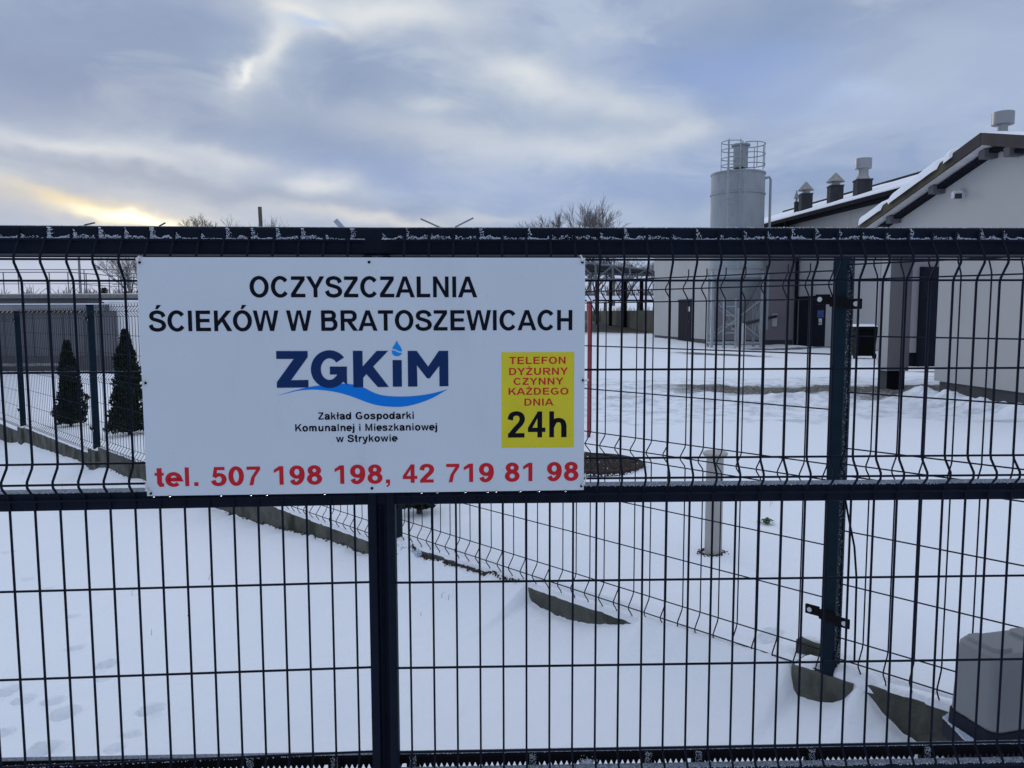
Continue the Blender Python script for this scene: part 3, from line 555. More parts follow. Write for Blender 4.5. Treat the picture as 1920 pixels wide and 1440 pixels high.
def pxpoly(name, polys, m, off, org=(500, 610), sc=5.333):
    mb = MB()
    for pl in polys:
        ar = sum(pl[i][0]*pl[(i+1) % len(pl)][1]-pl[(i+1) % len(pl)][0]*pl[i][1] for i in range(len(pl)))
        if ar > 0: pl = pl[::-1]
        vs = [];
        for (u, v) in pl: s_, z_ = sg(org[0]+u/sc, org[1]+v/sc); vs.append(sw(s_, z_, off))
        mb.add(vs, [tuple(range(len(vs)))])
    return mb.build(name, m, sign)
def ring(c, ro, ri, a0, a1, n=26): # polygon band
    o_ = arc(c[0], c[1], ro[0], ro[1], a0, a1, n); i_ = arc(c[0], c[1], ri[0], ri[1], a0, a1, n)
    return [[o_[k], o_[k+1], i_[k+1], i_[k]] for k in range(n)]
pxpoly('logo_lettering', [[(95, 257), (410, 257), (410, 318), (245, 548), (418, 546), (419, 621), (103, 625), (103, 568), (270, 336), (97, 336)]]
       + ring((628, 438), (186, 189), (86, 108), -38, -318, 30) + [[(632, 412), (803, 412), (803, 492), (633, 492)], [(709, 492), (803, 492), (805, 598), (766, 564), (692, 510)]]
       + [[(862, 255), (958, 255), (960, 412), (1100, 255), (1215, 255), (1065, 412), (1222, 616), (1112, 617), (997, 487), (966, 524), (966, 619), (868, 621)],
          [(1259, 347), (1350, 347), (1353, 613), (1262, 614)],
          [(1410, 255), (1500, 255), (1615, 412), (1722, 255), (1815, 255), (1818, 608), (1728, 610), (1726, 405), (1630, 530), (1604, 530), (1503, 400), (1508, 612), (1414, 613)]], M['navy'], -.0007)
dtop = [(1300, 152), (1322, 190), (1345, 225), (1354, 255), (1350, 262), (1320, 258), (1290, 240), (1256, 236), (1262, 218), (1282, 188)]
dbot = [(1252, 250), (1285, 254), (1318, 272), (1352, 276), (1346, 292), (1325, 306), (1300, 310), (1272, 303), (1256, 284), (1251, 262)]
pxpoly('logo_drop', [dtop, dbot], M['skyblue'], -.0006)
up_ = crv([(105, 705), (230, 665), (400, 622), (540, 600), (700, 588), (820, 585), (960, 618), (1060, 668), (1160, 700), (1300, 711), (1450, 708), (1600, 690), (1720, 664), (1812, 637)], 4)
lo_ = crv([(105, 705), (230, 672), (340, 650), (480, 643), (620, 655), (760, 683), (880, 722), (1000, 768), (1100, 797), (1220, 813), (1360, 813), (1500, 785), (1660, 725), (1812, 637)], 4)
pxpoly('logo_wave', [[up_[k], up_[k+1], lo_[k+1], lo_[k]] for k in range(len(up_)-1)], M['blue'], -.00045)
letters('lettering', 'Zakład Gospodarki', 596.6, 776.8, 786.8, 785.2, 773.2, M['ink'], .04, 1.15)
letters('lettering', 'Komunalnej i Mieszkaniowej', 552.9, 820.3, 808.9, 806.7, 795.4, M['ink'], .04, 1.15)
letters('lettering', 'w Strykowie', 630.7, 744.8, 829, 827.6, 815.6, M['ink'], .04, 1.15)
letters('lettering', 'tel. 507 198 198, 42 719 81 98', 292, 1084, 912.3, 900.7, 877.2, M['red'], .045, 1.08)
q = [sg(940.3, 660.3), sg(1076.6, 659.9), sg(1075.8, 838.6), sg(940.6, 839.8)]; MB().add([sw(a, z, -.0003) for a, z in q][::-1], [(0, 1, 2, 3)]).build('yellow_label', M['yellow'], sign)
for t_, a in (('TELEFON', (955.1, 1061.3, 682.8, 682, 669.3)), ('DYŻURNY', (953.6, 1064.4, 703.4, 702.6, 689.9)), ('CZYNNY', (962.5, 1056, 721.8, 721, 708.6)), ('KAŻDEGO', (952.4, 1066.2, 740.4, 739.8, 727.4)), ('DNIA', (982.3, 1036.9, 760.7, 760.3, 747.4))):
    letters('lettering', t_, *a, M['red'], .03, .95)
letters('lettering', '24h', 952, 1063.6, 820.6, 819.6, 771.8, M['ink'], .03, 1.0)
def tie(px, py, dx, dz, hole=True):
    s_, z_ = sg(px, py); p0 = sw(s_, z_, -.001); p1 = sw(s_+dx*.5, z_+dz*.5, -.006); p2 = sw(s_+dx, z_+dz, .006)
    t_ = MB().tube([sw(s_, z_, .002), p0, p1, p2, sw(s_+dx*1.1, z_+dz*1.1, .03)], .0017, 6).build('cable_tie', M['tie'], sign)
    hd = MB().box(sw(s_+dx*.45, z_+dz*.45, -.006), (.005, .004, .004), SGA).build('tie_head', M['tie'], t_)
    MB().lathe(sw(s_, z_, -.0012), [(.0022, -.0022), (.0026, 0), (.0022, .0022)], 10).build('tie_hole', M['black'], t_)
for a in ((262, 492, -.004, .012), (1092, 492, -.002, .014), (273, 718, -.012, 0), (1093, 713, .012, .0), (283, 925, -.012, .018), (1090, 911, .010, .014)): tie(*a)
for px, py in ((692, 491.5), (697.5, 915.5)): s_, z_ = sg(px, py); c = sw(s_, z_, -.0008); MB().tube([c, sw(s_, z_, .004)], .0030, 10).build('screw_hole', M['black'], sign)
dr_ = MB()
for px in (288, 318, 414, 470, 500, 608, 790, 820, 872, 914, 930, 975, 1010, 1060):
    s_, z_ = sg(px, 930-(px-274)*.018); c = sw(s_, sz0, .0015); dr_.lathe((c[0], c[1], sz0-.0035), [(.0004, 0), (.0022, .0012), (.0030, .0028), (.0022, .0045), (.0006, .0052)], 10)
smooth_angle(dr_.build('water_drops', M['drop'], sign), 80)
bd = MB()
for _ in range(170):
    s_ = random.uniform(sx0+.01, sx1-.01); z_ = random.uniform(sz0+.01, sz1-.01); c = sw(s_, z_, -.0008); bd.grain(c, random.uniform(.0004, .0011))
bo = bd.build('rain_beads', M['drop'], sign); bo['kind'] = 'stuff'

# ------------------------------------------------------------------ boundary fence with concrete kerb boards
SD, SCp, SB2, SB, SA, SZ = 1.745, -.80, -3.36, -6.25, -9.42, -12.5
fence = empty('mesh_fence', (*fp(0), -1.3), 'dark wire mesh fence with V folds on concrete kerb boards behind the gate', 'fence')
FWR = .0026; PIT = .081
FZ = [(.147, 0), (.100, 1), (.052, 0), (-.136, 0), (-.326, 0), (-.517, 0), (-.565, 1), (-.612, 0), (-.803, 0), (-.991, 0), (-1.183, 0), (-1.243, 1)]
FP = [(.176, 0), (.152, 0), (.142, .004), (.106, .036), (.094, .036), (.062, .004), (.050, 0), (-.514, 0), (-.526, .004), (-.558, .036), (-.572, .036), (-.602, .004), (-.616, 0), (-1.178, 0), (-1.194, .005), (-1.236, .036), (-1.250, .036), (-1.285, .010), (-1.30, .008)]
def remap(z, t, b): return z+(t if z > -.4 else b if z < -.9 else t+(b-t)*(-.4-z)/.5)
panels = [(SD+.022, 3.3, .063, .063, 0, False), (SCp+.03, SD-.032, 0, 0, 1.7006, True), (SB2+.03, SCp-.03, -.03, -.07, -.86, True), (SB+.03, SB2-.03, -.055, -.14, -3.42, True), (SA+.03, SB-.03, -.08, -.215, -6.33, True), (SZ, SA-.03, -.125, -.265, -9.5, True)]
for s0, s1, t, bb, anchor, rev in panels:
    vm = MB().tube([(0, -y, remap(z, t, bb)) for z, y in FP], FWR, 5).build('vertical_wire', M['wire'], None, loc=(0, 0, -EYE)); vme = vm.data; smooth_angle(vm, 60); bpy.data.objects.remove(vm)
    s = s0+.003 if not rev else s1-.006
    while s0-.001 < s < s1+.001:
        q = fp(s); inst('vertical_wire', vme, fence, (q[0], q[1], -EYE), FA); s += PIT*(-1 if rev else 1)
    for z, ap in FZ:
        o_ = -.036 if ap else 0; a, b = fp(s0-.005, o_+.004), fp(s1+.005, o_+.004); zz = remap(z, t, bb); smooth_angle(MB().tube([(*a, zz), (*b, zz)], FWR, 5).build('horizontal_wire', M['wire'], fence), 60)
for s, zt, zb in ((SD, .262, -1.255), (SCp, .22, -1.30), (SB2, .18, -1.36), (SB, .112, -1.44), (SA, .058, -1.51), (SZ, .02, -1.6), (3.3, .28, -1.25)):
    q = fp(s, -.008); po = bevel(MB().box((q[0], q[1], (zt+zb)/2), (.046, .066, zt-zb), FA).build('post', M['post'], fence), .003)
    bevel(MB().box((q[0], q[1], zt+.004), (.052, .072, .014), FA).build('post_cap', M['black'], po), .004)
    for zc in (.042-(.262-zt)*.5, -1.035+(zb+1.255)):
        bk = MB()
        for sgn in (-1, 1):
            c = fp(s+sgn*.052, -.047); bk.box((c[0], c[1], zc+(.008 if sgn < 0 else -.008)), (.050, .010, .034), FA)
        c = fp(s, -.045); bk.box((c[0], c[1], zc), (.058, .012, .034), FA); br = bevel(bk.build('bracket', M['black'], fence), .003)
        for sgn in (-1, 1):
            c = fp(s+sgn*.060, -.054); c2 = fp(s+sgn*.060, -.050); MB().tube([(*c2, zc+(.008 if sgn < 0 else -.008)), (*c, zc+(.008 if sgn < 0 else -.008))], .0085, 12).build('bolt', M['steel'], br)
# kerb boards
def board(s0, s1, zt, zb=-1.75, name='kerb_board', off=0., th=.05):
    mb = MB(); n = max(2, int((s1-s0)/.05)); fa, fb = [], []
    vs = []
    for i in range(n+1):
        s = s0+(s1-s0)*i/n
        for (o_, z) in ((-.03+off, zb), (-.03+off, zt-.004), (-.026+off, zt), (-.03+off+th, zt), (-.03+off+th, zb)):
            q = fp(s, o_+random.uniform(-.0008, .0008)); vs.append((q[0], q[1], z+(random.uniform(-.0015, .0015) if z > zb else 0)))
    fs = [];
    for i in range(n):
        for k in range(4): fs.append((i*5+k, (i+1)*5+k, (i+1)*5+k+1, i*5+k+1))
    fs += [(0, 1, 2, 3, 4), tuple(n*5+k for k in (4, 3, 2, 1, 0))]
    mb.add(vs, fs); return mb.build(name, M['concrete'], fence)
for s0, s1, zt in ((SD+.10, 3.3, -1.238), (SCp+.15, 1.60, -1.307), (SB2+.1, SCp+.02, -1.367), (SB+.11, SB2-.1, -1.405), (SA+.1, SB-.16, -1.515), (SZ, SA-.1, -1.60)): board(s0, s1, zt, zt-.38)
board(1.626, SD+.095, -1.247, -1.6, 'kerb_block', -.02, .12); board(SD-.16, SD-.03, -1.205, -1.6, 'kerb_block', .10, .05)
board(SB-.15, SB+.10, -1.45, -1.85, 'kerb_block', -.03, .14); board(SA-.1, SA+.1, -1.53, -1.9, 'kerb_block', -.03, .14); board(SCp-.06, SCp+.07, -1.335, -1.7, 'kerb_block', -.02, .11)
# snow lying on the boards
def snowcap(s0, s1, zt, d0, d1, h=.018, step=.02, ragged=1.):
    mb = MB(); n = int((s1-s0)/step); ks = np.linspace(0, 1, 7); vs = []
    for i in range(n+1):
        s = s0+(s1-s0)*i/n; hh = h*(1+.5*float(fbm(np.array([s*5.]), np.array([zt]), 3, 71)[0])*ragged); e = d0+.006*float(fbm(np.array([s*22.]), np.array([zt]), 3, 72)[0])*ragged
        ed = min(1, 8*min(i, n-i)/n)
        for k in ks: q = fp(s, e+(d1-e)*k); vs.append((q[0], q[1], zt+hh*ed*math.sin(PI*min(1, k*.86+.14*.0))**.45*(.4+.6*1)+.001-(.004 if k == 0 else 0)))
    fs = []
    for i in range(n):
        for k in range(6): fs.append((i*7+k, i*7+k+1, (i+1)*7+k+1, (i+1)*7+k))
    mb.add(vs, fs); return smooth_angle(mb.build('snow_cap', M['snow'], fence), 70)
def mound(sc_, dc, rs_, rd, z0, H):
    mb = MB(); n = 22; vs = []
    for i in range(n+1):
        for j in range(n+1):
            u, v = i/n*2-1, j/n*2-1; r = math.hypot(u, v) if False else (abs(u)**2.6+abs(v)**2.6)**(1/2.6); k = math.sqrt(1e-9+u*u+v*v); m_ = max(abs(u), abs(v)); f_ = (m_/k if k > 1e-6 else 1); u2, v2 = u*f_, v*f_
            wob = 1+.16*float(fbm(np.array([math.atan2(v, u)*1.6+sc_*3]), np.array([.4]), 3, 66)[0]); q = fp(sc_+u2*rs_*wob, dc+v2*rd*wob); rr2 = min(1, math.hypot(u2, v2))
            vs.append((q[0], q[1], z0+H*(1-rr2**2.2)**.7*(1+.25*float(fbm(np.array([q[0]*18]), np.array([q[1]*18]), 3, 67)[0]))-(.01 if rr2 > .99 else 0)))
    mb.add(vs, [(i*(n+1)+j, (i+1)*(n+1)+j, (i+1)*(n+1)+j+1, i*(n+1)+j+1) for i in range(n) for j in range(n)])
    o = mb.build('snow_cap', M['snow'], fence); return smooth_angle(o, 80)
for s0, s1, zt in ((SD+.13, 3.2, -1.238), (SCp+.2, 1.58, -1.307), (SB2, SCp-.02, -1.367), (SB+.12, SB2, -1.405), (SA+.1, SB-.17, -1.515), (SZ, SA-.1, -1.60)): snowcap(s0, s1, zt, -.029, .03, .020)
snowcap(1.63, SD-.03, -1.247, -.044, .05, .016); mound(SD+.08, .012, .11, .056, -1.254, .045); mound(SD-.095, .125, .07, .03, -1.209, .016); mound(SB-.03, .02, .14, .07, -1.455, .04); mound(SCp+.04, .01, .13, .09, -1.345, .05); mound(SA, .02, .12, .07, -1.535, .04)
# frost on the yard side of the near post
pf = MB()
for _ in range(800): q = fp(SD+.0245, random.uniform(-.035, .02)); pf.grain((q[0], q[1], random.uniform(-1.2, .2)), random.uniform(.0005, .0014))
for _ in range(500): q = fp(SCp+random.uniform(.02, .28), random.uniform(-.06, -.03)); pf.grain((q[0], q[1], -1.33+random.uniform(-.03, .02)), random.uniform(.003, .008))
x_ = pf.build('frost', M['frost'], fence); x_['kind'] = 'stuff'
# grass and soil crumbs along the half buried board
gb = MB()
for s0, s1, n, zt in ((-.62, .10, 300, -1.315), (.12, .24, 50, -1.30), (-3.0, -.9, 120, -1.48), (-6, -3.6, 60, -1.55)):
    for _ in range(n):
        s = random.uniform(s0, s1); q = fp(s, -.034-abs(random.gauss(0, .008))); z = float(np.interp(s, *zip(*SF)))+random.uniform(-.005, .010); r = random.uniform(.003, .009); gb.grain((q[0], q[1], z), r)
o_ = gb.build('moss_tufts', M['dirt'], None); tag(o_, 'dark moss and soil crumbs showing along the half buried kerb board', 'moss', kind='stuff')
# cable hanging beside the near post
cb = [atY(1583, 925, 2.58), atY(1590, 965, 2.58), atY(1602, 1025, 2.57), atY(1606, 1085, 2.56), atY(1604, 1160, 2.55), atY(1602, 1238, 2.54)]
cb = [atY(1580, 600, 2.60), atY(1581, 800, 2.59)]+cb
pts = []
for i in range(len(cb)-1):
    for t in (0, .33, .66): pts.append(cb[i]*(1-t)+cb[i+1]*t)
pts.append(cb[-1]); tag(smooth_angle(MB().tube(pts, .0035, 6).build('cable', M['black'], None), 60), 'thin black cable hanging down beside the near fence post', 'cable')

# ------------------------------------------------------------------ gate motor and its base
MZ = .155; P0 = atY(1864, 1376, 1.98); mx, my = P0[0]+.125*math.cos(math.radians(14))-.08*math.sin(math.radians(14)), P0[1]+.125*math.sin(math.radians(14))+.08*math.cos(math.radians(14)); mg = gz(1.5, 2.3)
mot = empty('gate_motor', (mx, my, -1.42), 'grey plastic gate motor housing on a dark base beside the kerb', 'gate motor')
def rr(w_, d_, r, n=5):
    o = []
    for cx_, cy_, a in ((w_/2-r, d_/2-r, 0), (-w_/2+r, d_/2-r, 90), (-w_/2+r, -d_/2+r, 180), (w_/2-r, -d_/2+r, 270)):
        for k in range(n+1): t = math.radians(a+90*k/n); o.append((cx_+r*math.cos(t), cy_+r*math.sin(t)))
    return o
ma = math.radians(14)
def mring(w_, d_, r, z, dx=0, dy=0, slope=0): return [(mx+(x+dx)*math.cos(ma)-(y+dy)*math.sin(ma), my+(x+dx)*math.sin(ma)+(y+dy)*math.cos(ma), z+slope*y) for x, y in rr(w_, d_, r)]
b = MB(); rs = [mring(.245, .152, .026, -1.135), mring(.252, .160, .028, -1.127), mring(.240, .148, .028, -.96), mring(.236, .144, .030, -.928), mring(.222, .130, .03, -.918)]
for a, c in zip(rs[:-1], rs[1:]):
    n = len(a); b.add(a+c, [(i, (i+1) % n, (i+1) % n+n, i+n) for i in range(n)])
b.add(rs[-1], [tuple(range(len(rs[-1])))]); smooth_angle(b.build('housing', M['motor'], mot), 30)
for dx, wd_ in ((-.075, .065), (.075, .07)):
    b = MB(); a, c = mring(wd_, .122, .02, -.925, dx), mring(wd_-.010, .112, .018, -.908, dx, 0, -.02); n = len(a); b.add(a+c, [(i, (i+1) % n, (i+1) % n+n, i+n) for i in range(n)]+[tuple(range(n, 2*n))]); smooth_angle(b.build('lid_ridge', M['motor'], mot), 30)
b = MB(); a, c = mring(.262, .168, .026, -1.178), mring(.258, .166, .026, -1.133); n = len(a); b.add(a+c, [(i, (i+1) % n, (i+1) % n+n, i+n) for i in range(n)]+[tuple(range(n, 2*n))]); b.build('base', M['motord'], mot)
FZT = -1.178
fpx = [(p_[0], p_[1]) for p_ in (atz(1767, 1347, FZT), atz(1784, 1334, FZT), atz(1850, 1393, FZT), atz(1814, 1395, FZT))]
MB().prism(fpx, FZT-.045, FZT).build('mounting_plate', M['motord'], mot)
b = MB(); a, c = mring(.22, .13, .01, -1.50), mring(.22, .13, .01, -1.180); n = len(a); b.add(a+c, [(i, (i+1) % n, (i+1) % n+n, i+n) for i in range(n)]); b.build('stand', M['motord'], mot)
lg = atz(1806, 1372, FZT); bevel(MB().box((lg[0]+.008, lg[1], FZT+.028), (.016, .022, .056), ma).build('clamp', M['motord'], mot), .002)
b = MB()
A_ = np.array(fpx)
for _ in range(4200):
    u, v = random.random(), random.random(); q = (A_[0]*(1-u)+A_[3]*u)*(1-v)+(A_[1]*(1-u)+A_[2]*u)*v; b.grain((q[0], q[1], FZT+.001+random.uniform(0, .004)), random.uniform(.0008, .0024))
x_ = b.build('frost', M['frost'], mot); x_['kind'] = 'stuff'
q = atz(1725, 1384, -1.39); bevel(MB().box((q[0], q[1], -1.42), (.15, .10, .055), math.radians(-8)).build('concrete_pad', M['concrete'], mot), .006)
b = MB().box((q[0], q[1], -1.386), (.15, .10, .014), math.radians(-8)).build('snow_cap', M['snow'], mot); bevel(b, .006, 3)

# ------------------------------------------------------------------ things in the yard
# vent pipe
vp = atz(1337, 1040, -1.28); zt = atY(1341, 845, vp[1]+.03)[2]
v = empty('vent_pipe', (vp[0], vp[1], -1.29), 'beige upright vent pipe with flat round cap standing in the snow', 'vent pipe')
smooth_angle(MB().lathe((vp[0], vp[1], 0), [(.047, -1.34), (.046, zt-.02)], 8).build('pipe', M['vent'], v), 20)
smooth_angle(MB().lathe((vp[0], vp[1], zt), [(.044, -.034), (.058, -.022), (.065, -.014), (.065, -.005), (.055, .001), (.01, .005)], 24).build('cap', M['vent'], v), 50)
b = MB()
for _ in range(260): a = random.uniform(0, 2*PI); r = .046+abs(random.gauss(0, .014)); b.grain((vp[0]+r*math.cos(a)-.01, vp[1]+r*math.sin(a), gz(vp[0]+r*math.cos(a), vp[1]+r*math.sin(a))+.001), random.uniform(.002, .006))
tag(b.build('soil_ring', M['dirt'], None), 'ring of dark soil crumbs around the foot of the vent pipe', 'soil', kind='stuff')
# manhole
mz = gz(.70, 6.42); v = empty('manhole_cover', (.70, 6.42, mz), 'round rusty brown manhole cover lying bare in the snow', 'manhole cover')
smooth_angle(MB().lathe((.70, 6.42, mz-.02), [(.41, 0), (.41, .055), (.395, .062), (.36, .060), (.355, .052), (.02, .054)], 40).build('cover', M['iron'], v), 30)
b = MB()
for i in range(-5, 6):
    for j in range(-5, 6):
        if math.hypot(i, j)*.065 < .33: b.box((.70+i*.065, 6.42+j*.065, mz+.037), (.04, .04, .008), .3)
b.build('tread', M['iron'], v)
b = MB()
for _ in range(420): a = random.uniform(0, 2*PI); r = random.uniform(.41, .46) if random.random() < .85 else random.uniform(.0, .4); b.grain((.70+r*math.cos(a), 6.42+r*math.sin(a), mz+(.034 if r < .4 else .012)+random.uniform(-.004, .004)), random.uniform(.003, .008))
x_ = b.build('snow_crumbs', M['snow'], v); x_['kind'] = 'stuff'
# red marker post
rp = np.array([.80, 7.95]); rz = gz(*rp)
v = empty('marker_post', (rp[0], rp[1], rz), 'slim red post with a loop near its top standing right of the board', 'post')
ztp = atY(1106, 565, rp[1])[2]; bevel(MB().box((rp[0], rp[1], (rz-.05+ztp)/2), (.034, .034, ztp-rz+.05), .1).build('shaft', M['redp'], v), .004)
MB().tube([(rp[0]+.015+.035*(1-math.cos(a)), rp[1], ztp-.10-.085*math.sin(a-PI/2)) for a in np.linspace(0, 2*PI, 16)], .006, 6).build('loop', M['iron'], v)
MB().box((rp[0], rp[1], ztp+.012), (.05, .05, .02), .1).build('snow_cap', M['snow'], v)
# leafy clump and stalks
cp = atz(1437, 984, -1.275); b = MB()
for _ in range(46):
    a = random.uniform(0, 2*PI); l = random.uniform(.02, .045); t_ = (math.cos(a)*l, math.sin(a)*l, random.uniform(.01, .035)); c = (cp[0]+random.gauss(0, .012), cp[1]+random.gauss(0, .01), gz(cp[0], cp[1])+.003)
    n_ = (-math.sin(a)*.007, math.cos(a)*.007); b.add([c, (c[0]+t_[0]*.5+n_[0], c[1]+t_[1]*.5+n_[1], c[2]+t_[2]), (c[0]+t_[0], c[1]+t_[1], c[2]+t_[2]*.7), (c[0]+t_[0]*.5-n_[0], c[1]+t_[1]*.5-n_[1], c[2]+t_[2])], [(0, 1, 2, 3)])
tag(b.build('weed_clump', M['leaf'], None), 'small green weed clump poking out of the yard snow', 'plant')
b = MB()
for px, py, h, z_ in ((1443, 950, .07, -1.275), (1448, 946, .05, -1.275), (300, 1010, .06, -1.5), (248, 1100, .035, -1.45), (283, 1187, .03, -1.45), (350, 1150, .03, -1.45), (790, 1150, .02, -1.43), (42, 880, .08, -1.72), (115, 905, .07, -1.65), (830, 1125, .03, -1.43), (840, 1128, .03, -1.43), (590, 940, .05, -1.5), (390, 1085, .04, -1.48)):
    q = atz(px, py, z_); g0 = gz(q[0], q[1]); b.tube([(q[0], q[1], g0-.01), (q[0]+random.uniform(-.01, .015), q[1], g0+h*.6), (q[0]+random.uniform(.0, .02), q[1], g0+h)], .0012, 4, r2=.0006)
tag(b.build('dry_stalks', M['grass'], None), 'thin dry grass stalks poking through the snow', 'grass', kind='stuff')
# thujas
def thuja(px, py, z0, topy, rad, label, seed, skirt=.9):
    random.seed(seed); q = atz(px, py, z0); x0, y0 = q[0], q[1]; zg = gz(x0, y0); zt_ = atY(px, topy, y0)[2]; H = zt_-zg
    v = empty('thuja', (x0, y0, zg), label, 'conifer', 'young conifers behind the fence')
    smooth_angle(MB().tube([(x0, y0, zg-.05), (x0+.01, y0, zg+H*.5), (x0, y0, zg+H*.93)], .022, 7, r2=.005).build('trunk', M['barkd'], v), 60)
    b = MB(); n = 9500
    for _ in range(n):
        t_ = random.random()**1.12; prof_ = (1-t_)**.88*min(1, .68+t_*2.6)+.05*(1-t_); a = random.uniform(0, 2*PI)
        lob = 1+.75*float(fbm(np.array([a*1.1+seed]), np.array([t_*7.]), 3, seed)[0])+.10*math.sin(t_*40+a*2)
        r = rad*prof_*lob*random.choice((random.uniform(.2, .8), random.uniform(.72, 1.05), random.uniform(.8, 1.0)))+.006; c = Vector((x0+r*math.cos(a), y0+r*math.sin(a), zg+.04+t_*H*.97)); b.k = 1 if random.random() < .13 else 0
        L_ = random.uniform(.028, .062); dv = Vector((math.cos(a)*.55+random.gauss(0, .25), math.sin(a)*.55+random.gauss(0, .25), random.uniform(.3, 1.1))).normalized()*L_
        sv = dv.cross(Vector((random.gauss(0, 1), random.gauss(0, 1), random.gauss(0, 1)))).normalized()*L_*.22
        b.add([c-sv*.3, c+dv*.5+sv, c+dv, c+dv*.5-sv], [(0, 3, 2, 1)])
    b.k = 0; b.lathe((x0, y0, zg), [(.02, .03)]+[(rad*.66*(1-t_)**.88*min(1, .68+t_*2.6), .03+t_*H*.93) for t_ in np.linspace(.02, .98, 14)], 9)
    x = b.build('crown', [M['thuja'], M['thujab']], v); return v
thuja(133, 795, -1.60, 642, .215, 'dark green cone shaped conifer between the two far fence posts', 11)
thuja(243, 822, -1.60, 622, .27, 'taller dark conifer partly hidden by the left edge of the board', 12)
thuja(786, 962, -1.31, 800, .10, 'conifer whose dark foot shows below the board beside the middle stile', 13)
random.seed(21)

# ------------------------------------------------------------------ bare trees
def bare_tree(px, topy, Y, label, seed, spread=.55, depth=6, mt='bark', group='bare trees beyond the plant', r0=None, k=3, lean=0):
    random.seed(seed); q = atY(px, topy, Y); zt_ = q[2]; x0 = q[0]; zg = gz(x0, Y); H = zt_-zg
    v = empty('bare_tree', (x0, Y, zg), label, 'tree', group); R0 = r0 or H*.018
    tr = MB(); cr_ = MB(); pts = [Vector((x0+lean*t_, Y, zg-.2+H*.32*t_)) for t_ in (0, .5, 1)]
    tr.tube(pts, R0, 7, r2=R0*.75); b0 = pts[-1]
    def grow(p_, d, L, r, lv):
        e = p_+d*L; mid = p_+d*L*.5+Vector((random.gauss(0, .04), random.gauss(0, .04), random.gauss(0, .03)))*L
        cr_.tube([p_, mid, e], r, 4 if lv < 2 else 3, False, r2=r*.62)
        if lv >= depth: return
        n = k if lv < depth-1 else k+1
        for i in range(n):
            u = random.uniform(.45, 1.0) if i else 1.0; s_ = p_+d*L*u
            nd = (d+Vector((random.gauss(0, spread), random.gauss(0, spread), random.gauss(.12, spread*.45)))).normalized()
            grow(s_, nd, L*random.uniform(.62, .84), max(r*.56, H*.0010), lv+1)
    for i in range(4):
        grow(b0-Vector((0, 0, H*.03*i)), Vector((random.gauss(0, .30), random.gauss(0, .30), 1)).normalized(), H*.215, R0*.62, 1)
    # fit the crown's height to the tree
    zz = np.array(cr_.v); zb = b0.z; sc_ = (zt_-zb)/(zz[:, 2].max()-zb); cr_.v = [(x0+(x-x0)*min(1.15, max(.8, sc_)), Y+(y-Y), zb+(z-zb)*sc_) for x, y, z in cr_.v]
    tr.build('trunk', M[mt], v); cr_.build('crown', M[mt], v); return v
bare_tree(1107, 362, 120, 'tallest bare tree behind the top rail left of the silo', 3, .27, 6)
bare_tree(1042, 377, 124, 'smaller bare tree left of the tallest one above the rail', 4, .27, 6)
bare_tree(1152, 398, 128, 'low bare tree right of the tallest one above the rail', 5, .30, 6)
bare_tree(385, 396, 130, 'bushy bare tree above the rail left of the leaning pole', 6, .42, 7, 'barkd')
bare_tree(434, 397, 132, 'light bare tree just left of the leaning pole', 8, .45, 5)
bare_tree(523, 402, 138, 'small bare tree above the rail right of the leaning pole', 9, .5, 5)
bare_tree(246, 470, 58, 'dark bare tree behind the tank railing at the board edge', 10, .38, 6, 'barkd')
bare_tree(1118, 470, 84, 'bare tree rising behind the steel canopy', 14, .5, 6, 'barkd')
bare_tree(1175, 472, 86, 'bare tree behind the middle of the steel canopy', 15, .55, 6, 'barkd')
bare_tree(1232, 476, 83, 'bare tree behind the canopy beside the hall corner', 16, .55, 6)
random.seed(33)
b = MB()
for i in range(900):
    X = random.uniform(-190, 190); Y = random.uniform(150, 200); z0 = gz(X, Y); h = random.uniform(1.0, 3.2)*(1+.5*math.sin(X*.06))
    for _ in range(7): a = random.gauss(0, .35); b.tube([(X, Y, z0), (X+a*h*.5, Y, z0+h*.55), (X+a*h+random.gauss(0, .3), Y, z0+h*random.uniform(.7, 1))], .10, 3, False, r2=.03)
tag(b.build('distant_thicket', M['bark'], None), 'low leafless thicket along the horizon', 'thicket', kind='stuff')
def shrub(px, basey, topy, Y, label, seed):
    random.seed(seed); q = atY(px, basey, Y); t_ = atY(px, topy, Y)[2]; h = t_-q[2]; v = empty('evergreen_shrub', (q[0], Y, q[2]), label, 'shrub'); b = MB()
    MB().tube([(q[0], Y, gz(q[0], Y)-.1), (q[0], Y, q[2]+h*.4)], h*.05, 6, r2=h*.03).build('trunk', M['barkd'], v)
    for _ in range(700):
        a = random.uniform(0, 2*PI); u = random.random()**.5; zz = random.random(); r = h*.5*u*math.sin(PI*(.12+.8*zz))**.6; c = (q[0]+r*math.cos(a), Y+r*math.sin(a), q[2]+zz*h); l = h*.07
        b.add([(c[0]+random.gauss(0, l), c[1]+random.gauss(0, l), c[2]+random.gauss(0, l)) for _ in range(3)], [(0, 1, 2)])
    b.build('crown', M['thuja'], v)
shrub(196, 552, 540, 60, 'small dark evergreen bush behind the tank railing', 5)

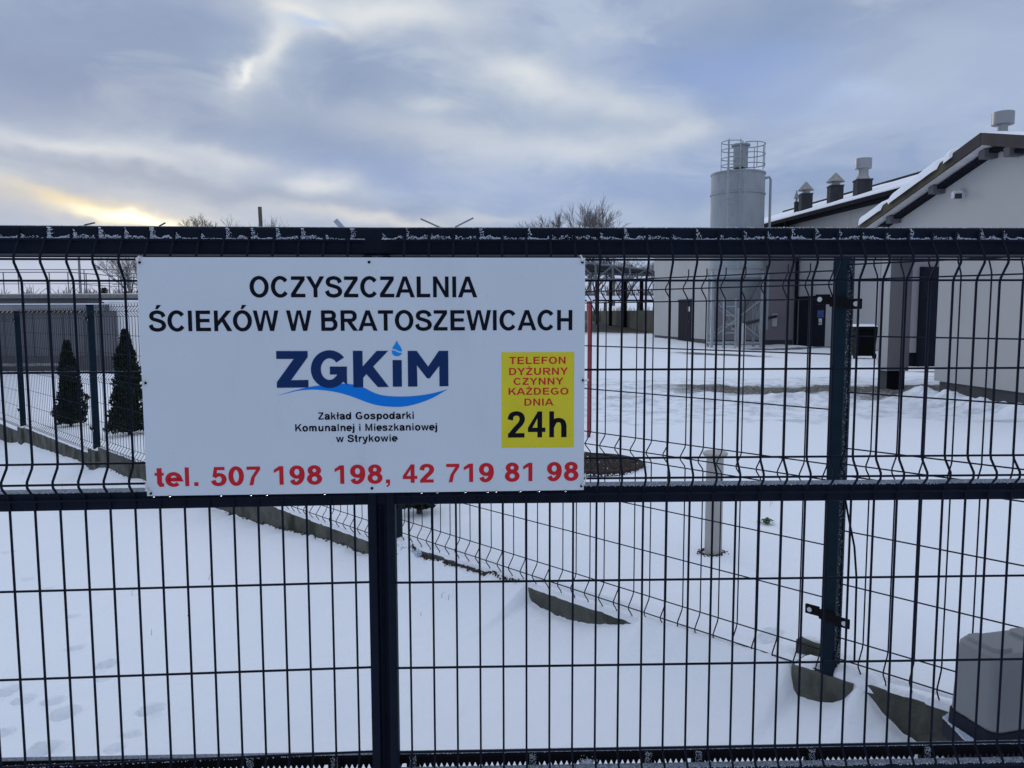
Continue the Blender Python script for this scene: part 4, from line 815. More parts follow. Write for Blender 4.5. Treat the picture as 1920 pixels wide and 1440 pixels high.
# ------------------------------------------------------------------ service building at the right (gable)
def Fp(a, b_): return (7.138-.0694*a+b_*.9976, a+b_*.0692)
sb = empty('service_building', (*Fp(10.3, 2), -1.3), 'grey plastered gabled building with snowy roof at the right edge', 'building')
def rt(a): return 2.35-.268*abs(a-10.3)
def extr(sec, b0, b1): return [(*Fp(a, b0), z) for a, z in sec], [(*Fp(a, b1), z) for a, z in sec]
u_ = lambda a: rt(a)-.17
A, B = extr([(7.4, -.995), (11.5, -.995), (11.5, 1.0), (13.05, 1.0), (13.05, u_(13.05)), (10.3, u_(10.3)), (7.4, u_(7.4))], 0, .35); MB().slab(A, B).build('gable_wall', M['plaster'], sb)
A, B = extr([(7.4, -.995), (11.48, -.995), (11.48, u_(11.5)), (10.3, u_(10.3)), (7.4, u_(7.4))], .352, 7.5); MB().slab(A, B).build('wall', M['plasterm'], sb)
MB().prism([Fp(7.43, .05), Fp(11.44, .05), Fp(11.44, 7.4), Fp(7.43, 7.4)], -1.6, -.997).build('plinth', M['plinth'], sb)
cz = u_(12.95)
bevel(MB().prism([Fp(12.78, 0), Fp(13.05, 0), Fp(13.05, .375), Fp(12.78, .375)], -.945, .998).build('column', M['plasterm'], sb), .004)  # front shade of the column is in this plaster tone
MB().prism([Fp(12.775, -.004), Fp(13.055, -.004), Fp(13.055, .0), Fp(12.775, .0)], -.945, 1.0).build('column_lit_side', M['plaster'], sb)  # pale sheet stands for the lit side of the same column
MB().prism([Fp(12.83, .04), Fp(13.03, .04), Fp(13.03, .345), Fp(12.83, .345)], -1.5, -.947).build('column_plinth', M['darktrim'], sb)
MB().prism([Fp(12.83, .03), Fp(13.03, .03), Fp(13.03, .038), Fp(12.83, .038)], -1.5, -.947).build('plinth_lit_side', M['plinth'], sb)  # same plinth: shaded front and lit side given by two colours
b = MB(); A, B = extr([(10.3, rt(10.3)), (13.32, rt(13.32)), (13.32, rt(13.32)-.06), (10.3, rt(10.3)-.06)], -.27, 8); b.slab(A, B); A, B = extr([(10.298, rt(10.3)), (7.2, rt(7.2)), (7.2, rt(7.2)-.06), (10.298, rt(10.3)-.06)], -.27, 8); b.slab(A[::-1], B[::-1])
roof = b.build('roof', M['tile'], sb)
for a0, a1, m in ((10.3, 13.34, M['fasciay']), (7.18, 10.297, M['fascia'])):
    A, B = extr([(a0, rt(a0)+.005), (a1, rt(a1)+.005), (a1, rt(a1)-.15), (a0, rt(a0)-.15)], -.30, -.272); MB().slab(A, B).build('fascia', m, roof)
A, B = extr([(10.3, rt(10.3)+.006), (10.85, rt(10.85)+.006), (10.85, rt(10.85)-.152), (10.3, rt(10.3)-.152)], -.304, -.3005); MB().slab(A, B).build('fascia_end', M['fascia'], roof)
for a0, a1 in ((10.3, 13.3), (7.2, 10.298)):
    A, B = extr([(a0, rt(a0)-.075), (a1, rt(a1)-.075), (a1, rt(a1)-.15), (a0, rt(a0)-.15)], -.270, -.002); MB().slab(A, B).build('soffit', M['soffit'], roof)
    A, B = extr([(a0, rt(a0)-.172), (min(a1, 13.05), rt(min(a1, 13.05))-.172), (min(a1, 13.05), rt(min(a1, 13.05))-.222), (a0, rt(a0)-.222)], -.13, -.002); MB().slab(A, B).build('wall_top_strip', M['darktrim'], sb)  # second slab: dark strip along the wall top, below the soffit
for a in (10.42, 11.5, 12.6, 9.95): A, B = extr([(a-.06, rt(a)-.155), (a+.06, rt(a)-.155), (a+.06, rt(a)-.27), (a-.06, rt(a)-.27)], -.19, .0); bevel(MB().slab(A, B).build('purlin_end', M['fascia_grey'], sb), .006)
gt = MB(); gt.tube([(*Fp(13.38, b_), rt(13.32)-.10) for b_ in (-.28, 3, 8)], .055, 10); gt.build('gutter', M['darktrim'], sb)
# lobed snow on the far slope
def roofsnow(a0, a1, edge, h, par, n=90):
    mb = MB(); vs = []; bs = [0, .015, .05, .15, .6, 2, 4.5, 7.9]
    for i in range(n+1):
        a = a0+(a1-a0)*i/n; e = edge(a); h_ = .03+(h-.03)*min(1, abs(a-10.3)/.7)
        for j, q in enumerate(bs):
            bb_ = e+q; hh = h_*(1-math.exp(-q/.035)) if j else -.0
            if j == 0 and e < -.302: hh = -.075*(min(1, (-.302-e)/.02))
            x, y = Fp(a, bb_); vs.append((x, y, rt(a)+.006+hh+(.012*float(fbm(np.array([a*3]), np.array([bb_*3]), 3, 81)[0]) if j > 1 else 0)))
    m_ = len(bs); fs = [(i*m_+k, i*m_+k+1, (i+1)*m_+k+1, (i+1)*m_+k) for i in range(n) for k in range(m_-1)]
    if a1 > a0: fs = [f[::-1] for f in fs]
    mb.add(vs, fs); return smooth_angle(mb.build('roof_snow', M['snow'], par), 80)
def edge1(a):
    v_ = float(fbm(np.array([a*1.9+3.3]), np.array([.5]), 3, 91)[0]); on = 1/(1+math.exp(-(v_+.12)*22)); return -.268-.075*on if a > 10.85 else -.25
roofsnow(10.32, 13.25, edge1, .10, roof); roofsnow(10.28, 7.2, lambda a: -.262, .03, roof, 40)
rb = Fp(10.25, -.04); vz = rt(10.25)
def drumvent(x, y, z, r, par, s=1.):
    smooth_angle(MB().lathe((x, y, z), [(r*.5, -.02), (r*.46, .14*s), (r*.55, .17*s)], 20).build('vent_neck', M['metal'], par), 40)
    smooth_angle(MB().lathe((x, y, z), [(r*.9, .135*s), (r, .14*s), (r, .335*s), (r*.93, .34*s), (.01, .345*s)], 26).build('vent_drum', M['metal'], par), 40)
drumvent(rb[0], rb[1], vz, .130, sb, .80)
# apron and doorway behind the column
sc_ = empty('security_camera', (*Fp(11.05, -.1), 1.5), 'small white security camera on the gable wall', 'security camera'); q = atY(1793, 368, Fp(11.05, -.05)[1]); x0, y0, z0 = q
MB().tube([(x0+.11, y0+.0, z0+.03), (x0+.03, y0-.01, z0+.03)], .062, 14).build('mount', M['white'], sc_)
bevel(MB().box((x0, y0-.02, z0+.018), (.13, .13, .105), -.3).build('body', M['white'], sc_), .02, 3)
bevel(MB().box((x0-.018, y0-.078, z0-.010), (.09, .04, .07), -.3).build('lens', M['lens'], sc_), .006)
lk = empty('link_building', (11, 19.5, -1.25), 'grey recessed wall coloured as in shade, with a dark doorway seen behind the column', 'building')
MB().box((12.0, 19.6, .35), (4.8, 1.2, 2.6)).build('wall', M['plaster_shade'], lk); MB().box((12.0, 19.62, -1.15), (4.74, 1.16, .40)).build('plinth', M['darktrim'], lk)  # wall colour holds the shade of its camera-facing side
x1 = 19*(1718-960)/F; MB().box((x1+.75, 18.99, -.1), (1.5, .06, 2.5)).build('door', M['door'], lk)
MB().box((x1+.04, 18.95, -.1), (.06, .03, 2.5)).build('door_frame', M['darktrim'], lk)

# ------------------------------------------------------------------ long hall behind
def Hp(a, b_): return (16.07-.1167*a+b_*.9933, a+b_*.1159)
hall = empty('long_hall', (*Hp(28, 3), -1.3), 'long grey hall with snowy roof and three chimneys behind the silo', 'building')
A_ = [Hp(23, 0), Hp(45.5, 0), Hp(45.5, 11.2), Hp(23, 11.2)]; MB().prism(A_, -1.27, 3.948).build('wall', M['plaster'], hall)
MB().prism([Hp(23.03, .04), Hp(45.4, .04), Hp(45.4, 11.1), Hp(23.03, 11.1)], -1.7, -1.272).build('plinth', M['plinth'], hall)
# wing sticking out to the left: shade of the front face put into its colour, side face pale
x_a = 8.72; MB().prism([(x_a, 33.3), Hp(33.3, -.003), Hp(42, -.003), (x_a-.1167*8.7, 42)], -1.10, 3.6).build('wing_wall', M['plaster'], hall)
MB().prism([(x_a+.004, 33.296), (Hp(33.3, -.003)[0], 33.296), (Hp(33.3, -.003)[0], 33.299), (x_a+.004, 33.299)], -1.10, 3.6).build('wing_front_shade', M['plaster_shade'], hall)
MB().prism([(x_a+.04, 33.34), Hp(33.34, -.003), Hp(41.9, -.003), (x_a+.04-.1167*8.6, 41.9)], -1.6, -1.102).build('wing_plinth', M['plinth'], hall)
MB().prism([(x_a-.15, 33.1), Hp(33.28, -.51), Hp(42.2, -.51), (x_a-.15-.1167*9.1, 42.2)], 3.62, 3.72).build('wing_roof', M['tile'], hall)
PT = .32; he = 4.085
HB = 5.6
def hz(b_): return he+PT*(b_+.5)
b = MB()
for bA, bB in ((-.5, HB), (HB+.002, 12.1)):
    z0, z1 = (hz(bA), hz(bB)) if bA < 0 else (hz(HB), hz(HB)-PT*6.5)
    A = [(*Hp(22.5, bA), z0), (*Hp(22.5, bB), z1), (*Hp(22.5, bB), z1-.12), (*Hp(22.5, bA), z0-.12)]; B = [(*Hp(46, bA), z0), (*Hp(46, bB), z1), (*Hp(46, bB), z1-.12), (*Hp(46, bA), z0-.12)]; b.slab(A, B)
hroof = b.build('roof', M['tile'], hall)
A = [(*Hp(23, 0), 3.95), (*Hp(23, HB), hz(HB)-.16), (*Hp(23, 11.2), 3.95)]; B = [(*Hp(45.5, 0), 3.95), (*Hp(45.5, HB), hz(HB)-.16), (*Hp(45.5, 11.2), 3.95)]; MB().slab(A, B).build('gable_wall', M['plaster'], hall)
b = MB(); vs = []; n = 60
for i in range(n+1):
    a = 22.5+23.5*i/n
    for j, b_ in enumerate((-.5, -.48, -.40, 1, 3, 5.4)): x, y = Hp(a, b_); vs.append((x, y, hz(b_)+(.0, .06, .09, .09, .09, .05)[j]+.02*float(fbm(np.array([a]), np.array([b_]), 2, 95)[0])*(j > 0)))
b.add(vs, [(i*6+k, (i+1)*6+k, (i+1)*6+k+1, i*6+k+1) for i in range(n) for k in range(5)]); smooth_angle(b.build('roof_snow', M['snow'], hroof), 80)
b = MB(); b.tube([(*Hp(22.5, HB), hz(HB)+.05), (*Hp(46, HB), hz(HB)+.05)], .09, 8); b.build('ridge_cap', M['tile'], hroof)
MB().prism([Hp(22.5, -.62), Hp(46, -.62), Hp(46, -.49), Hp(22.5, -.49)], he-.17, he-.02).build('gutter', M['darktrim'], hall)
MB().prism([Hp(22.6, -.48), Hp(45.9, -.48), Hp(45.9, -.003), Hp(22.6, -.003)], he-.22, he-.17).build('eave_board', M['darktrim'], hall)
q0 = Hp(33.2, -.55); q1 = Hp(33.0, -.10); b = MB(); b.tube([(*q0, he-.17), (*q0, he-.32), (q1[0], q1[1]-.05, he-.75), (q1[0], q1[1]-.05, -1.3)], .07, 8); smooth_angle(b.build('downpipe', M['darktrim'], hall), 60)
def chimney(px, w_, ytop, ybase, kind, b_=.75):
    k = (px-960)/F; a = (16.07+b_*.9933-k*.1159*b_)/(k+.1167); x, y = Hp(a, b_); zb_ = hz(b_)-.3; zt_ = atY(px, ytop, y)[2]; ww = w_*y/F*.74
    c = MB().box((x, y, (zb_+zt_)/2), (ww, ww, zt_-zb_), -.116).build('chimney', M['chim'], hall)
    if kind == 'cone':
        bevel(MB().box((x, y, zt_+.03), (ww*1.08, ww*1.08, .06), -.116).build('chimney_lip', M['chim'], c), .01)
        MB().lathe((x, y, zt_+.06), [(ww*.36, 0), (ww*.36, .16)], 16).build('flue', M['metal'], c)
        smooth_angle(MB().lathe((x, y, zt_+.2), [(ww*.72, 0), (ww*.62, .06), (ww*.12, .34), (.01, .38)], 20).build('cowl', M['cap'], c), 30)
    else:
        bevel(MB().box((x, y, zt_+.03), (ww*1.1, ww*1.1, .06), -.116).build('chimney_lip', M['chim'], c), .01)
        smooth_angle(MB().lathe((x, y, zt_+.06), [(ww*.5, 0), (ww*.36, .16), (ww*.36, .42), (ww*.42, .48)], 20).build('vent_neck', M['metal'], c), 40)
        smooth_angle(MB().lathe((x, y, zt_+.46), [(ww*.55, 0), (ww*.56, .02), (ww*.56, .38), (.02, .40)], 24).build('vent_drum', M['metal'], c), 40)
chimney(1502, 27, 366, 393, 'cone'); chimney(1556, 31, 351, 380, 'cone'); chimney(1606, 35, 340, 370, 'drum'); chimney(1485, 9, 381, 395, 'none' if 0 else 'cone')
def walldoor(pxa, pxb, ytop, wingside, notice):
    if wingside: kx, o0 = (lambda px: (x_a+.1167*33.3)/((px-960)/F+.1167)), -.03
    else: kx = lambda px: 16.07/((px-960)/F+.1167)
    a0, a1 = kx(pxa), kx(pxb); am = (a0+a1)/2
    X0, X1 = [(x_a-.1167*(a-33.3)) if wingside else 16.07-.1167*a for a in (a0, a1)]; zt_ = atY((pxa+pxb)/2, ytop, am)[2]; zb_ = gz((X0+X1)/2-.3, am)-.02
    d = MB().prism([(X0-.03, a0), (X1-.03, a1), (X1+.02, a1), (X0+.02, a0)], zb_, zt_).build('door', M['door'], hall)
    MB().prism([(X0-.05, a0+.10), (X1-.05, a1-.10), (X1-.028, a1-.10), (X0-.028, a0+.10)], zt_, zt_+.09).build('door_frame', M['darktrim'], d)
    am2 = a1+(a0-a1)*.15; xm = X1+(X0-X1)*.15; MB().box((xm-.06, am2, (zb_+zt_)/2), (.05, .12, .04)).build('handle', M['metal'], d)
    for (pa, pb, ya, yb, mm) in notice:
        a_, c_ = kx(pa), kx(pb); xa, xc = X0+(X1-X0)*(a_-a0)/(a1-a0), X0+(X1-X0)*(c_-a0)/(a1-a0); z1_ = atY(pa, ya, a_)[2]; z0_ = atY(pa, yb, a_)[2]
        MB().prism([(xa-.038, a_), (xc-.038, c_), (xc-.031, c_), (xa-.031, a_)], z0_, z1_).build('notice', mm, d)
walldoor(1497, 1546, 559, False, [(1532, 1544, 582, 595, M['poster']), (1535, 1541, 597, 609, M['paper'])])
walldoor(1272, 1296, 565, True, [(1289, 1293.5, 575, 584, M['paper'])])
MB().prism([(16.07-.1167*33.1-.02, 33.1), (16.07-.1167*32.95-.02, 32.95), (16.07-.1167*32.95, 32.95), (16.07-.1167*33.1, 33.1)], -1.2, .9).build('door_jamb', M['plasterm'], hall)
q = atY(1452, 600, 33.25); MB().box((q[0], 33.22, q[2]), (.17, .12, .55)).build('junction_box', M['white'], hall)

# wheelie bin
by = 22.6; bx_ = (1616-960)/F*by; bz = gz(bx_, by)
wb = empty('wheelie_bin', (bx_, by, bz), 'black wheelie bin with snow on its lid against the hall', 'bin')
def taper(c, w0, d0, w1, d1, z0, z1, dy=0): return [(c[0]+x*w0/2, c[1]+y*d0/2, z0) for x, y in ((-1, -1), (1, -1), (1, 1), (-1, 1))], [(c[0]+x*w1/2, c[1]+dy+y*d1/2, z1) for x, y in ((-1, -1), (1, -1), (1, 1), (-1, 1))]
A, B = taper((bx_, by), .52, .50, .64, .62, bz+.08, bz+.84); bevel(MB().slab(A, B).build('body', M['bin'], wb), .02)
bevel(MB().box((bx_, by, bz+.865), (.74, .70, .055)).build('rim', M['bin'], wb), .015)
A, B = taper((bx_, by), .72, .68, .52, .46, bz+.893, bz+.97, .02); bevel(MB().slab(A, B).build('lid', M['bin'], wb), .02)
A, B = taper((bx_, by), .70, .66, .50, .44, bz+.935, bz+1.005, .02); bevel(MB().slab(A, B).build('snow_cap', M['snow'], wb), .03, 3)
for sgn in (-1, 1): MB().tube([(bx_+sgn*.25, by-.2, bz+.08), (bx_+sgn*.31, by-.2, bz+.08)], .085, 14).build('wheel', M['black'], wb)

# ------------------------------------------------------------------ silo
sxc, syc = 8.96, 31.0; sgz = -1.30
si = empty('silo', (sxc, syc, sgz), 'pale blue grey cylindrical lime silo on steel legs with railed top', 'silo')
RS = 1.03
smooth_angle(MB().lathe((sxc, syc, 0), [(RS, 1.45), (RS, 5.48), (RS+.025, 5.48), (RS+.025, 5.54), (.3, 5.66)], 48).build('shell', M['silo'], si), 30)
for z in (4.72, 1.81, 3.3): smooth_angle(MB().lathe((sxc, syc, z), [(RS+.001, -.03), (RS+.03, -.03), (RS+.03, .03), (RS+.001, .03)], 48).build('ring_flange', M['silo'], si), 30)
smooth_angle(MB().lathe((sxc, syc, 0), [(RS-.003, 1.45), (.17, -.30), (.17, -.50)], 40).build('hopper_cone', M['hopper'], si), 30)
nx, ny_ = sxc-.02*0+.05, syc-.35
smooth_angle(MB().lathe((sxc-.02, ny_, 0), [(.28, 5.70), (.28, 6.53), (.36, 6.53), (.36, 6.59), (.02, 6.62)], 28).build('filter_neck', M['silo'], si), 30)
def ringtube(mb, c, r, z, rr_, a0=0, a1=2*PI, n=28): mb.tube([(c[0]+r*math.cos(a), c[1]+r*math.sin(a), z) for a in np.linspace(a0, a1, n)], rr_, 5)
gd_ = MB(); gc = (sxc+.42, syc-.15); gr_ = .56
for z in (5.85, 6.25, 6.64): ringtube(gd_, gc, gr_, z, .020, -2.2, 2.6)
for a in np.linspace(-2.2, 2.6, 7): gd_.tube([(gc[0]+gr_*math.cos(a), gc[1]+gr_*math.sin(a), 5.7), (gc[0]+gr_*math.cos(a), gc[1]+gr_*math.sin(a), 6.64)], .018, 5)
gd_.build('top_railing', M['silo'], si)
cg = MB(); cc = (sxc-.48, syc-.80); 
for z in (5.96, 6.28, 6.58, 5.70): ringtube(cg, cc, .40, z, .018)
for a in np.linspace(.3, .3+2*PI, 6)[:-1]: cg.tube([(cc[0]+.40*math.cos(a), cc[1]+.40*math.sin(a), 5.5), (cc[0]+.40*math.cos(a), cc[1]+.40*math.sin(a), 6.58)], .014, 5)
cg.build('ladder_cage', M['silo'], si)
ld = MB(); lx, ly = sxc-.47, syc-1.12
for sx_ in (-.22, .22): ld.tube([(lx+sx_, ly, 1.75), (lx+sx_, ly, 6.65)], .022, 5)
for z in np.arange(1.8, 6.4, .30): ld.tube([(lx-.22, ly, z), (lx+.22, ly, z)], .012, 4)
for z in (2.2, 3.3, 4.4, 5.5): ld.tube([(lx+.36*math.sin(a), ly-.30+.32*math.cos(a), z) for a in np.linspace(-2.6, 2.6, 12)], .012, 4)
for sx_ in (-.34, .34): ld.tube([(lx+sx_, ly-.30, 2.2), (lx+sx_, ly-.30, 5.9)], .012, 4)
ld.build('ladder', M['silom'], si)
legs = [(sxc+1.03*math.cos(math.radians(a)), syc+1.03*math.sin(math.radians(a))) for a in (197, 333, 27, 163)]
for x, y in legs: bevel(MB().box((x, y, .20), (.10, .10, 3.0)).build('leg', M['silom'], si), .008)
for (i, j) in ((0, 1), (1, 2), (2, 3), (3, 0)):
    for za, zb_ in ((-.95, .6), (.6, -.95)):
        MB().tube([(*legs[i], za), (*legs[j], zb_)], .032, 5).build('brace', M['silom'], si)
for (i, j) in ((0, 1), (1, 2), (2, 3), (3, 0)): MB().tube([(*legs[i], sgz+.16), (*legs[j], sgz+.16)], .05, 4).build('base_beam', M['silom'], si)
l2 = MB(); x0, y0 = sxc-.52, syc-1.25
for sx_ in (-.26, .20): l2.tube([(x0+sx_, y0, sgz), (x0+sx_, y0+.05, .62)], .03, 5)
for z in np.arange(sgz+.25, .6, .34): l2.tube([(x0-.26, y0, z), (x0+.20, y0, z)], .02, 4)
l2.build('lower_ladder', M['silom'], si); MB().box((x0+.34, y0+.05, -.50), (.17, .04, 1.5)).build('cover_plate', M['silo'], si)
MB().box((sxc+.05, syc-.1, -.45), (.30, .30, .34)).build('outlet_box', M['silo'], si); MB().box((sxc+.10, syc-.9, -.75), (.12, .12, .8)).build('control_box', M['white'], si)
MB().tube([atY(1375, 612, 30.6), atY(1418, 602, 30.9), atY(1455, 593, 33.2)], .07, 8).build('screw_conveyor', M['lampd'], si)
fpip = [(sxc+RS-.02, syc-.2, 5.34), (sxc+RS+.14, syc-.2, 5.38), (sxc+RS+.2, syc-.2, 5.28), (sxc+RS+.2, syc-.2, -.6)]; smooth_angle(MB().tube(fpip, .05, 8).build('filling_pipe', M['silom'], si), 60)

# ------------------------------------------------------------------ canopy, retaining wall and shed beyond
cn = empty('steel_canopy', (9.0, 55, -1.1), 'open steel truss canopy with dark posts between the board and the hall', 'canopy')
def q_(px, py, Y): return tuple(atY(px, py, Y))
YC = 50
tops = lambda px: 492+(px-1095)*.115
ch = MB(); ch.tube([q_(1050, tops(1050), YC), q_(1262, tops(1262), YC)], .07, 5); ch.build('top_chord', M['truss'], cn); ch = MB(); ch.tube([q_(1050, 523, YC), q_(1262, 525, YC)], .07, 5); ch.build('bottom_chord', M['truss'], cn)
nodes_ = [1054, 1086, 1117, 1149, 1181, 1213, 1245]
for i, px in enumerate(nodes_): MB().tube([q_(px, tops(px), YC), q_(px, 524, YC)], .07, 5).build('strut', M['truss'], cn)
for i in range(len(nodes_)-1):
    a, b_ = nodes_[i], nodes_[i+1]; p0, p1 = ((a, 524), (b_, tops(b_))) if i % 2 == 0 else ((a, tops(a)), (b_, 524)); MB().tube([q_(*p0, YC), q_(*p1, YC)], .055, 5).build('diagonal', M['truss'], cn)
A = [q_(1040, 490, YC), q_(1265, tops(1265)-1, YC)]; Bk = [q_(1040, 503, 66), q_(1265, 513, 66)]
MB().slab([A[0], A[1], Bk[1], Bk[0]], [(x, y, z-.08) for x, y, z in (A[0], A[1], Bk[1], Bk[0])]).build('roof', M['tile'], cn)
for Yb in (53, 57, 61, 65): MB().tube([q_(1040, 507+(Yb-50)*.3, Yb), q_(1262, 514+(Yb-50)*.2, Yb)], .09, 4).build('purlin', M['truss'], cn)
for k, px in enumerate((1120, 1145, 1172, 1203, 1239)):
    Yp = 63-(px-1120)*.10; t_ = q_(px, 526, Yp); MB().box((t_[0], Yp, (t_[2]-1.1)/2), (.24, .24, t_[2]+1.1)).build('post', M['darktrim'], cn)
for px in (1060, 1090, 1255): t_ = q_(px, 524, YC); MB().box((t_[0], YC+.2, (t_[2]-1.1)/2), (.2, .2, t_[2]+1.1)).build('post', M['truss'], cn)
rw = MB(); a, b_ = q_(1262, 583, 47), q_(1085, 584, 76); rw.slab([(a[0], a[1], -1.5), (b_[0], b_[1], -1.5), (b_[0], b_[1], .37), (a[0], a[1], .27)], [(a[0]+.3, a[1]+.3, -1.5), (b_[0]+.3, b_[1]+.3, -1.5), (b_[0]+.3, b_[1]+.3, .37), (a[0]+.3, a[1]+.3, .27)])
tag(rw.build('retaining_wall', M['concrete2'], None), 'low grey green concrete wall below the steel canopy', 'wall')
sh = empty('low_shed', (14, 92, -.2), 'long low shed with snow on its roof behind the canopy posts', 'shed')
a, b_ = q_(1060, 562, 92), q_(1262, 562, 92); MB().box(((a[0]+b_[0])/2, 92, a[2]-.12), (b_[0]-a[0]+6, .6, .18)).build('eave', M['darktrim'], sh); MB().box(((a[0]+b_[0])/2, 92.2, a[2]+.22), (b_[0]-a[0]+6, 1.4, .45)).build('snow_cap', M['snow'], sh)
for px in range(1070, 1262, 32): t_ = q_(px, 566, 92); MB().box((t_[0], 92, t_[2]-1.5), (.2, .2, 3)).build('post', M['darktrim'], sh)
b = MB()
random.seed(5)
for _ in range(220): px = random.uniform(1110, 1256); Y = random.uniform(66, 76); q = q_(px, 583, Y); h = random.uniform(.25, .9); b.tube([(q[0], Y, -.6), (q[0]+random.gauss(0, .1), Y, q[2]+h*.5)], .03, 3, False, r2=.01)
tag(b.build('reed_growth', M['grass'], None), 'dry weeds sticking up behind the low concrete wall', 'weeds', kind='stuff')

# ------------------------------------------------------------------ tank block at the left
tk = empty('settling_tank', (-16, 31, -2.0), 'grey concrete settling tank with hazard striped edge at the left', 'tank')
YT = 29.; q = lambda px, py, Y=YT: atY(px, py, Y)
xl, xr = -34., q(195, 600)[0]; z = {k: q(100, k)[2] for k in (571, 583, 586, 669, 690)}
z552 = atY(100, 554, 32)[2]
MB().prism([(xl-6, 31.5), (-3, 31.5), (-3, 41), (xl-6, 41)], -2.4, z552).build('tank_wall', M['tank'], tk)
MB().prism([(xl-6, 31.35), (-2.9, 31.35), (-2.9, 31.49), (xl-6, 31.49)], z552-.13, z552+.03).build('tank_rim', M['cap'], tk)
b = MB().prism([(xl-6, 31.35), (-2.9, 31.35), (-2.9, 31.8), (xl-6, 31.8)], z552+.032, z552+.06); b.build('snow_cap', M['snow'], tk)
MB().prism([(xl, YT), (xr, YT), (xr, 31.3), (xl, 31.3)], z[583], z[571]).build('channel_wall', M['tank'], tk)
MB().prism([(xl, YT-.03), (xr, YT-.03), (xr, YT+.5), (xl, YT+.5)], z[571]+.002, z[571]+.035).build('snow_cap', M['snow'], tk)
MB().prism([(xl, YT+.02), (xr+.3, YT+.02), (xr+.3, 31.3), (xl, 31.3)], z[669], z[583]-.002).build('panel_wall', M['tankd'], tk)
MB().prism([(xl, YT-.06), (xr+.3, YT-.06), (xr+.3, 31.2), (xl, 31.2)], z[690]-.25, z[669]-.002).build('base_wall', M['plinth'], tk)
MB().prism([(xl, YT-.066), (xr-1, YT-.066), (xr-1, YT-.062), (xl, YT-.062)], q(100, 686)[2], q(100, 681)[2]).build('grille_strip', M['cap'], tk)
step = .16; xx = -26.0; fpm = None
yb_ = MB().prism([(xl, YT-.012), (xr, YT-.012), (xr, YT-.008), (xl, YT-.008)], z[586]-.0, z[583]-.01).build('hazard_tape', M['hazy'], tk)
b = MB()
while xx < xr-.15: zt_, zb_ = z[583]-.008, z[586]-.002; b.add([(xx, YT-.016, zb_), (xx+.09, YT-.016, zb_), (xx+.16, YT-.016, zt_), (xx+.07, YT-.016, zt_)], [(0, 1, 2, 3)]); xx += step
b.build('hazard_stripes', M['black'], yb_)
for px in (8, 35, 62, 90, 118, 131, 158, 185):   # panel joints
    t_ = q(px, 620); MB().box((t_[0], YT+.012, (z[669]+z[586])/2), (.03, .02, z[586]-z[669]-.04)).build('panel_rib', M['plinth'], tk)
x0 = q(197, 600, 29.4)[0]; wt = q(220, 566, 29.4)[2]; bb_ = q(220, 688, 29.4)[2]
kb = empty('pump_block', (x0+2, 30, -2.0), 'pale walled block beside the tank at the left edge of the board', 'building')
MB().prism([(x0, 29.4), (x0+5, 29.1), (x0+5, 31.2), (x0, 31.2)], bb_, wt).build('wall', M['blockw'], kb); MB().prism([(x0-.05, 29.35), (x0+5.05, 29.05), (x0+5.05, 31.25), (x0-.05, 31.25)], wt+.002, wt+.06).build('snow_cap', M['snow'], kb)
MB().prism([(x0+.03, 29.44), (x0+5, 29.14), (x0+5, 31.2), (x0+.03, 31.2)], bb_-.6, bb_-.002).build('plinth', M['plinth'], kb)
# railings
def railing(ptsx, name_label, posts, Yf, ytop, ymid, r=.022):
    v = empty('railing', (ptsx[0][0], Yf, z552), name_label, 'railing', 'railings on the tank'); pz = [(x, y, zt_) for x, y, zt_ in ptsx]
    MB().tube(pz, r, 6).build('top_rail', M['rail'], v); MB().tube([(x, y, z552+(zt_-z552)*.5) for x, y, zt_ in pz], r*.7, 6).build('middle_rail', M['rail'], v)
    for x, y in posts: MB().tube([(x, y, z552+.03), (x, y, pz[0][2])], r, 6).build('post', M['rail'], v)
zr2 = atY(100, 505.5, 36)[2]; zr1 = atY(60, 510.5, 31.6)[2]
railing([(-44, 36, zr2), (-4, 36, zr2)], 'straight far railing on the tank deck', [(atY(px, 520, 36)[0], 36) for px in (-60, -10, 34, 158, 222, 300, 380)], 36, 0, 0)
e1 = atY(130, 511, 31.6); e2 = atY(268, 522, 36.8)
railing([(-44, 31.6, zr1), (e1[0], 31.6, zr1), (e2[0], 36.8, zr1), (e2[0]+6, 41, zr1)], 'near railing of the tank bending away to the right', [(atY(px, 530, 31.6)[0], 31.6) for px in (-40, 7, 93, 128)]+[(e1[0]+(e2[0]-e1[0])*t_, 31.6+5.2*t_) for t_ in (.2, .5, .8)], 31.6, 0, 0)
railing([(atY(210, 512, 33)[0], 33, atY(210, 512, 33)[2]), (atY(300, 516, 34)[0], 34, atY(210, 512, 33)[2])], 'short railing in front of the dark bare tree', [(atY(px, 530, 33)[0], 33.1) for px in (220, 226, 240, 258)], 33, 0, 0)

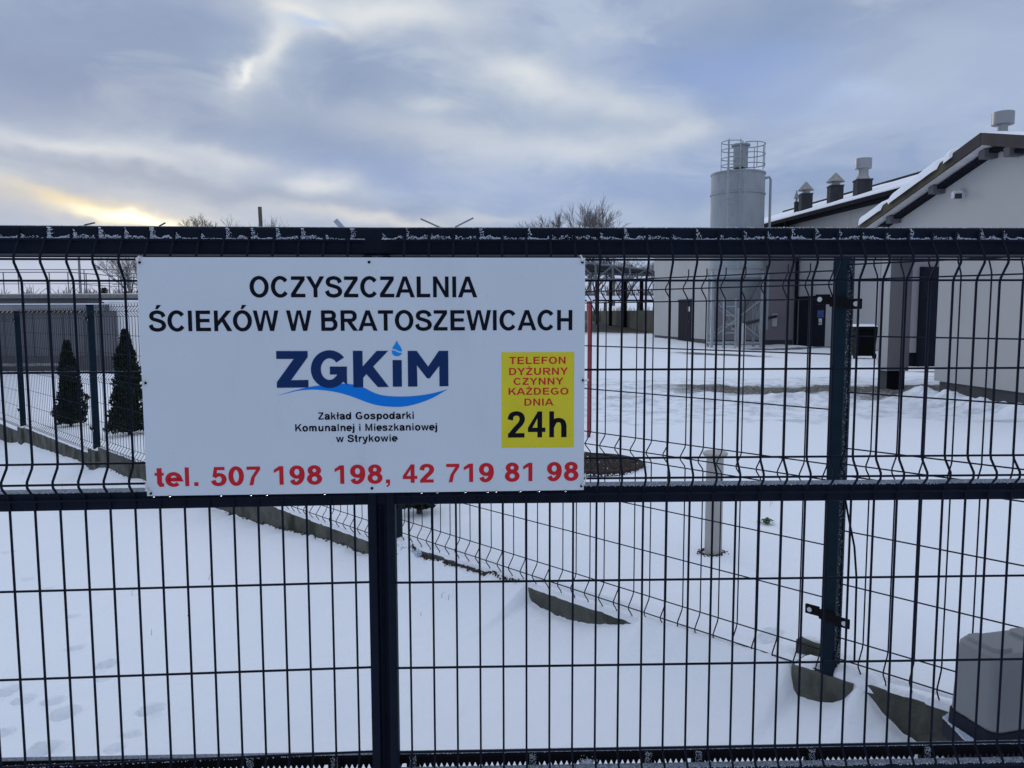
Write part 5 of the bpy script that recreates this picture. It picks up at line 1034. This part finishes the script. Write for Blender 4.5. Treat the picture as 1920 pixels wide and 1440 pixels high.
# ------------------------------------------------------------------ poles and lamps showing above the top rail
def lamp(px, Y, topy, heads, label, r=.05, base=None):
    x0 = (px-960)/F*Y; zg = gz(x0, Y) if base is None else base; zt_ = atY(px, topy, Y)[2]; v = empty('lamp_post', (x0, Y, zg), label, 'lamp post', 'lamp posts of the plant')
    smooth_angle(MB().tube([(x0, Y, zg), (x0, Y, zt_)], r, 8, r2=r*.7).build('pole', M['rail'], v), 60)
    for (p0, p1, wd_, mm) in heads:
        a, b_ = atY(*p0, Y), atY(*p1, Y); d = (b_-a); n_ = np.array([-d[2], 0, d[0]])/np.linalg.norm(d)*wd_
        arm = MB().tube([(x0, Y, zt_), tuple(a)], .02, 6).build('arm', M['rail'], v)
        MB().slab([tuple(a), tuple(b_), tuple(b_+n_), tuple(a+n_)], [(a[0], a[1]+.16, a[2]+.02), (b_[0], b_[1]+.16, b_[2]+.02), (b_[0]+n_[0], b_[1]+.16, b_[2]+n_[2]+.02), (a[0]+n_[0], a[1]+.16, a[2]+n_[2]+.02)]).build('lamp_head', mm, v)
lamp(157, 31.9, 424, [((158, 423), (175, 419), .05, M['lampd'])], 'lamp post with small flat head above the tank railing', .055, z552)
lamp(297, 40, 428, [((298, 425), (309, 419), .06, M['lampd'])], 'small lamp head in the yellow glow above the rail')
lamp(3, 32, 470, [((3, 471), (-10, 468), .05, M['lampd'])], 'grey pole at the left picture edge', .06, z552)
lamp(652, 30, 432, [((647, 428), (631, 410), .17, M['lamp'])], 'bright tilted floodlight just above the rail left of centre')
lamp(840, 36, 432, [((827, 426), (789, 409), .07, M['rail']), ((854, 427), (888, 410), .07, M['rail'])], 'lamp post whose two long arms spread above the rail')
pa, pb = atY(487, 388, 34), atY(497, 560, 34); d = pa-pb
pb2 = pb+(pb-pa)*((pb[2]+1.9)/(pa[2]-pb[2])); tag(smooth_angle(MB().tube([tuple(pb2), tuple(pa)], .085, 8).build('leaning_pole', M['wood'], None), 60), 'thick bare pole leaning left above the rail between bare trees', 'pole')
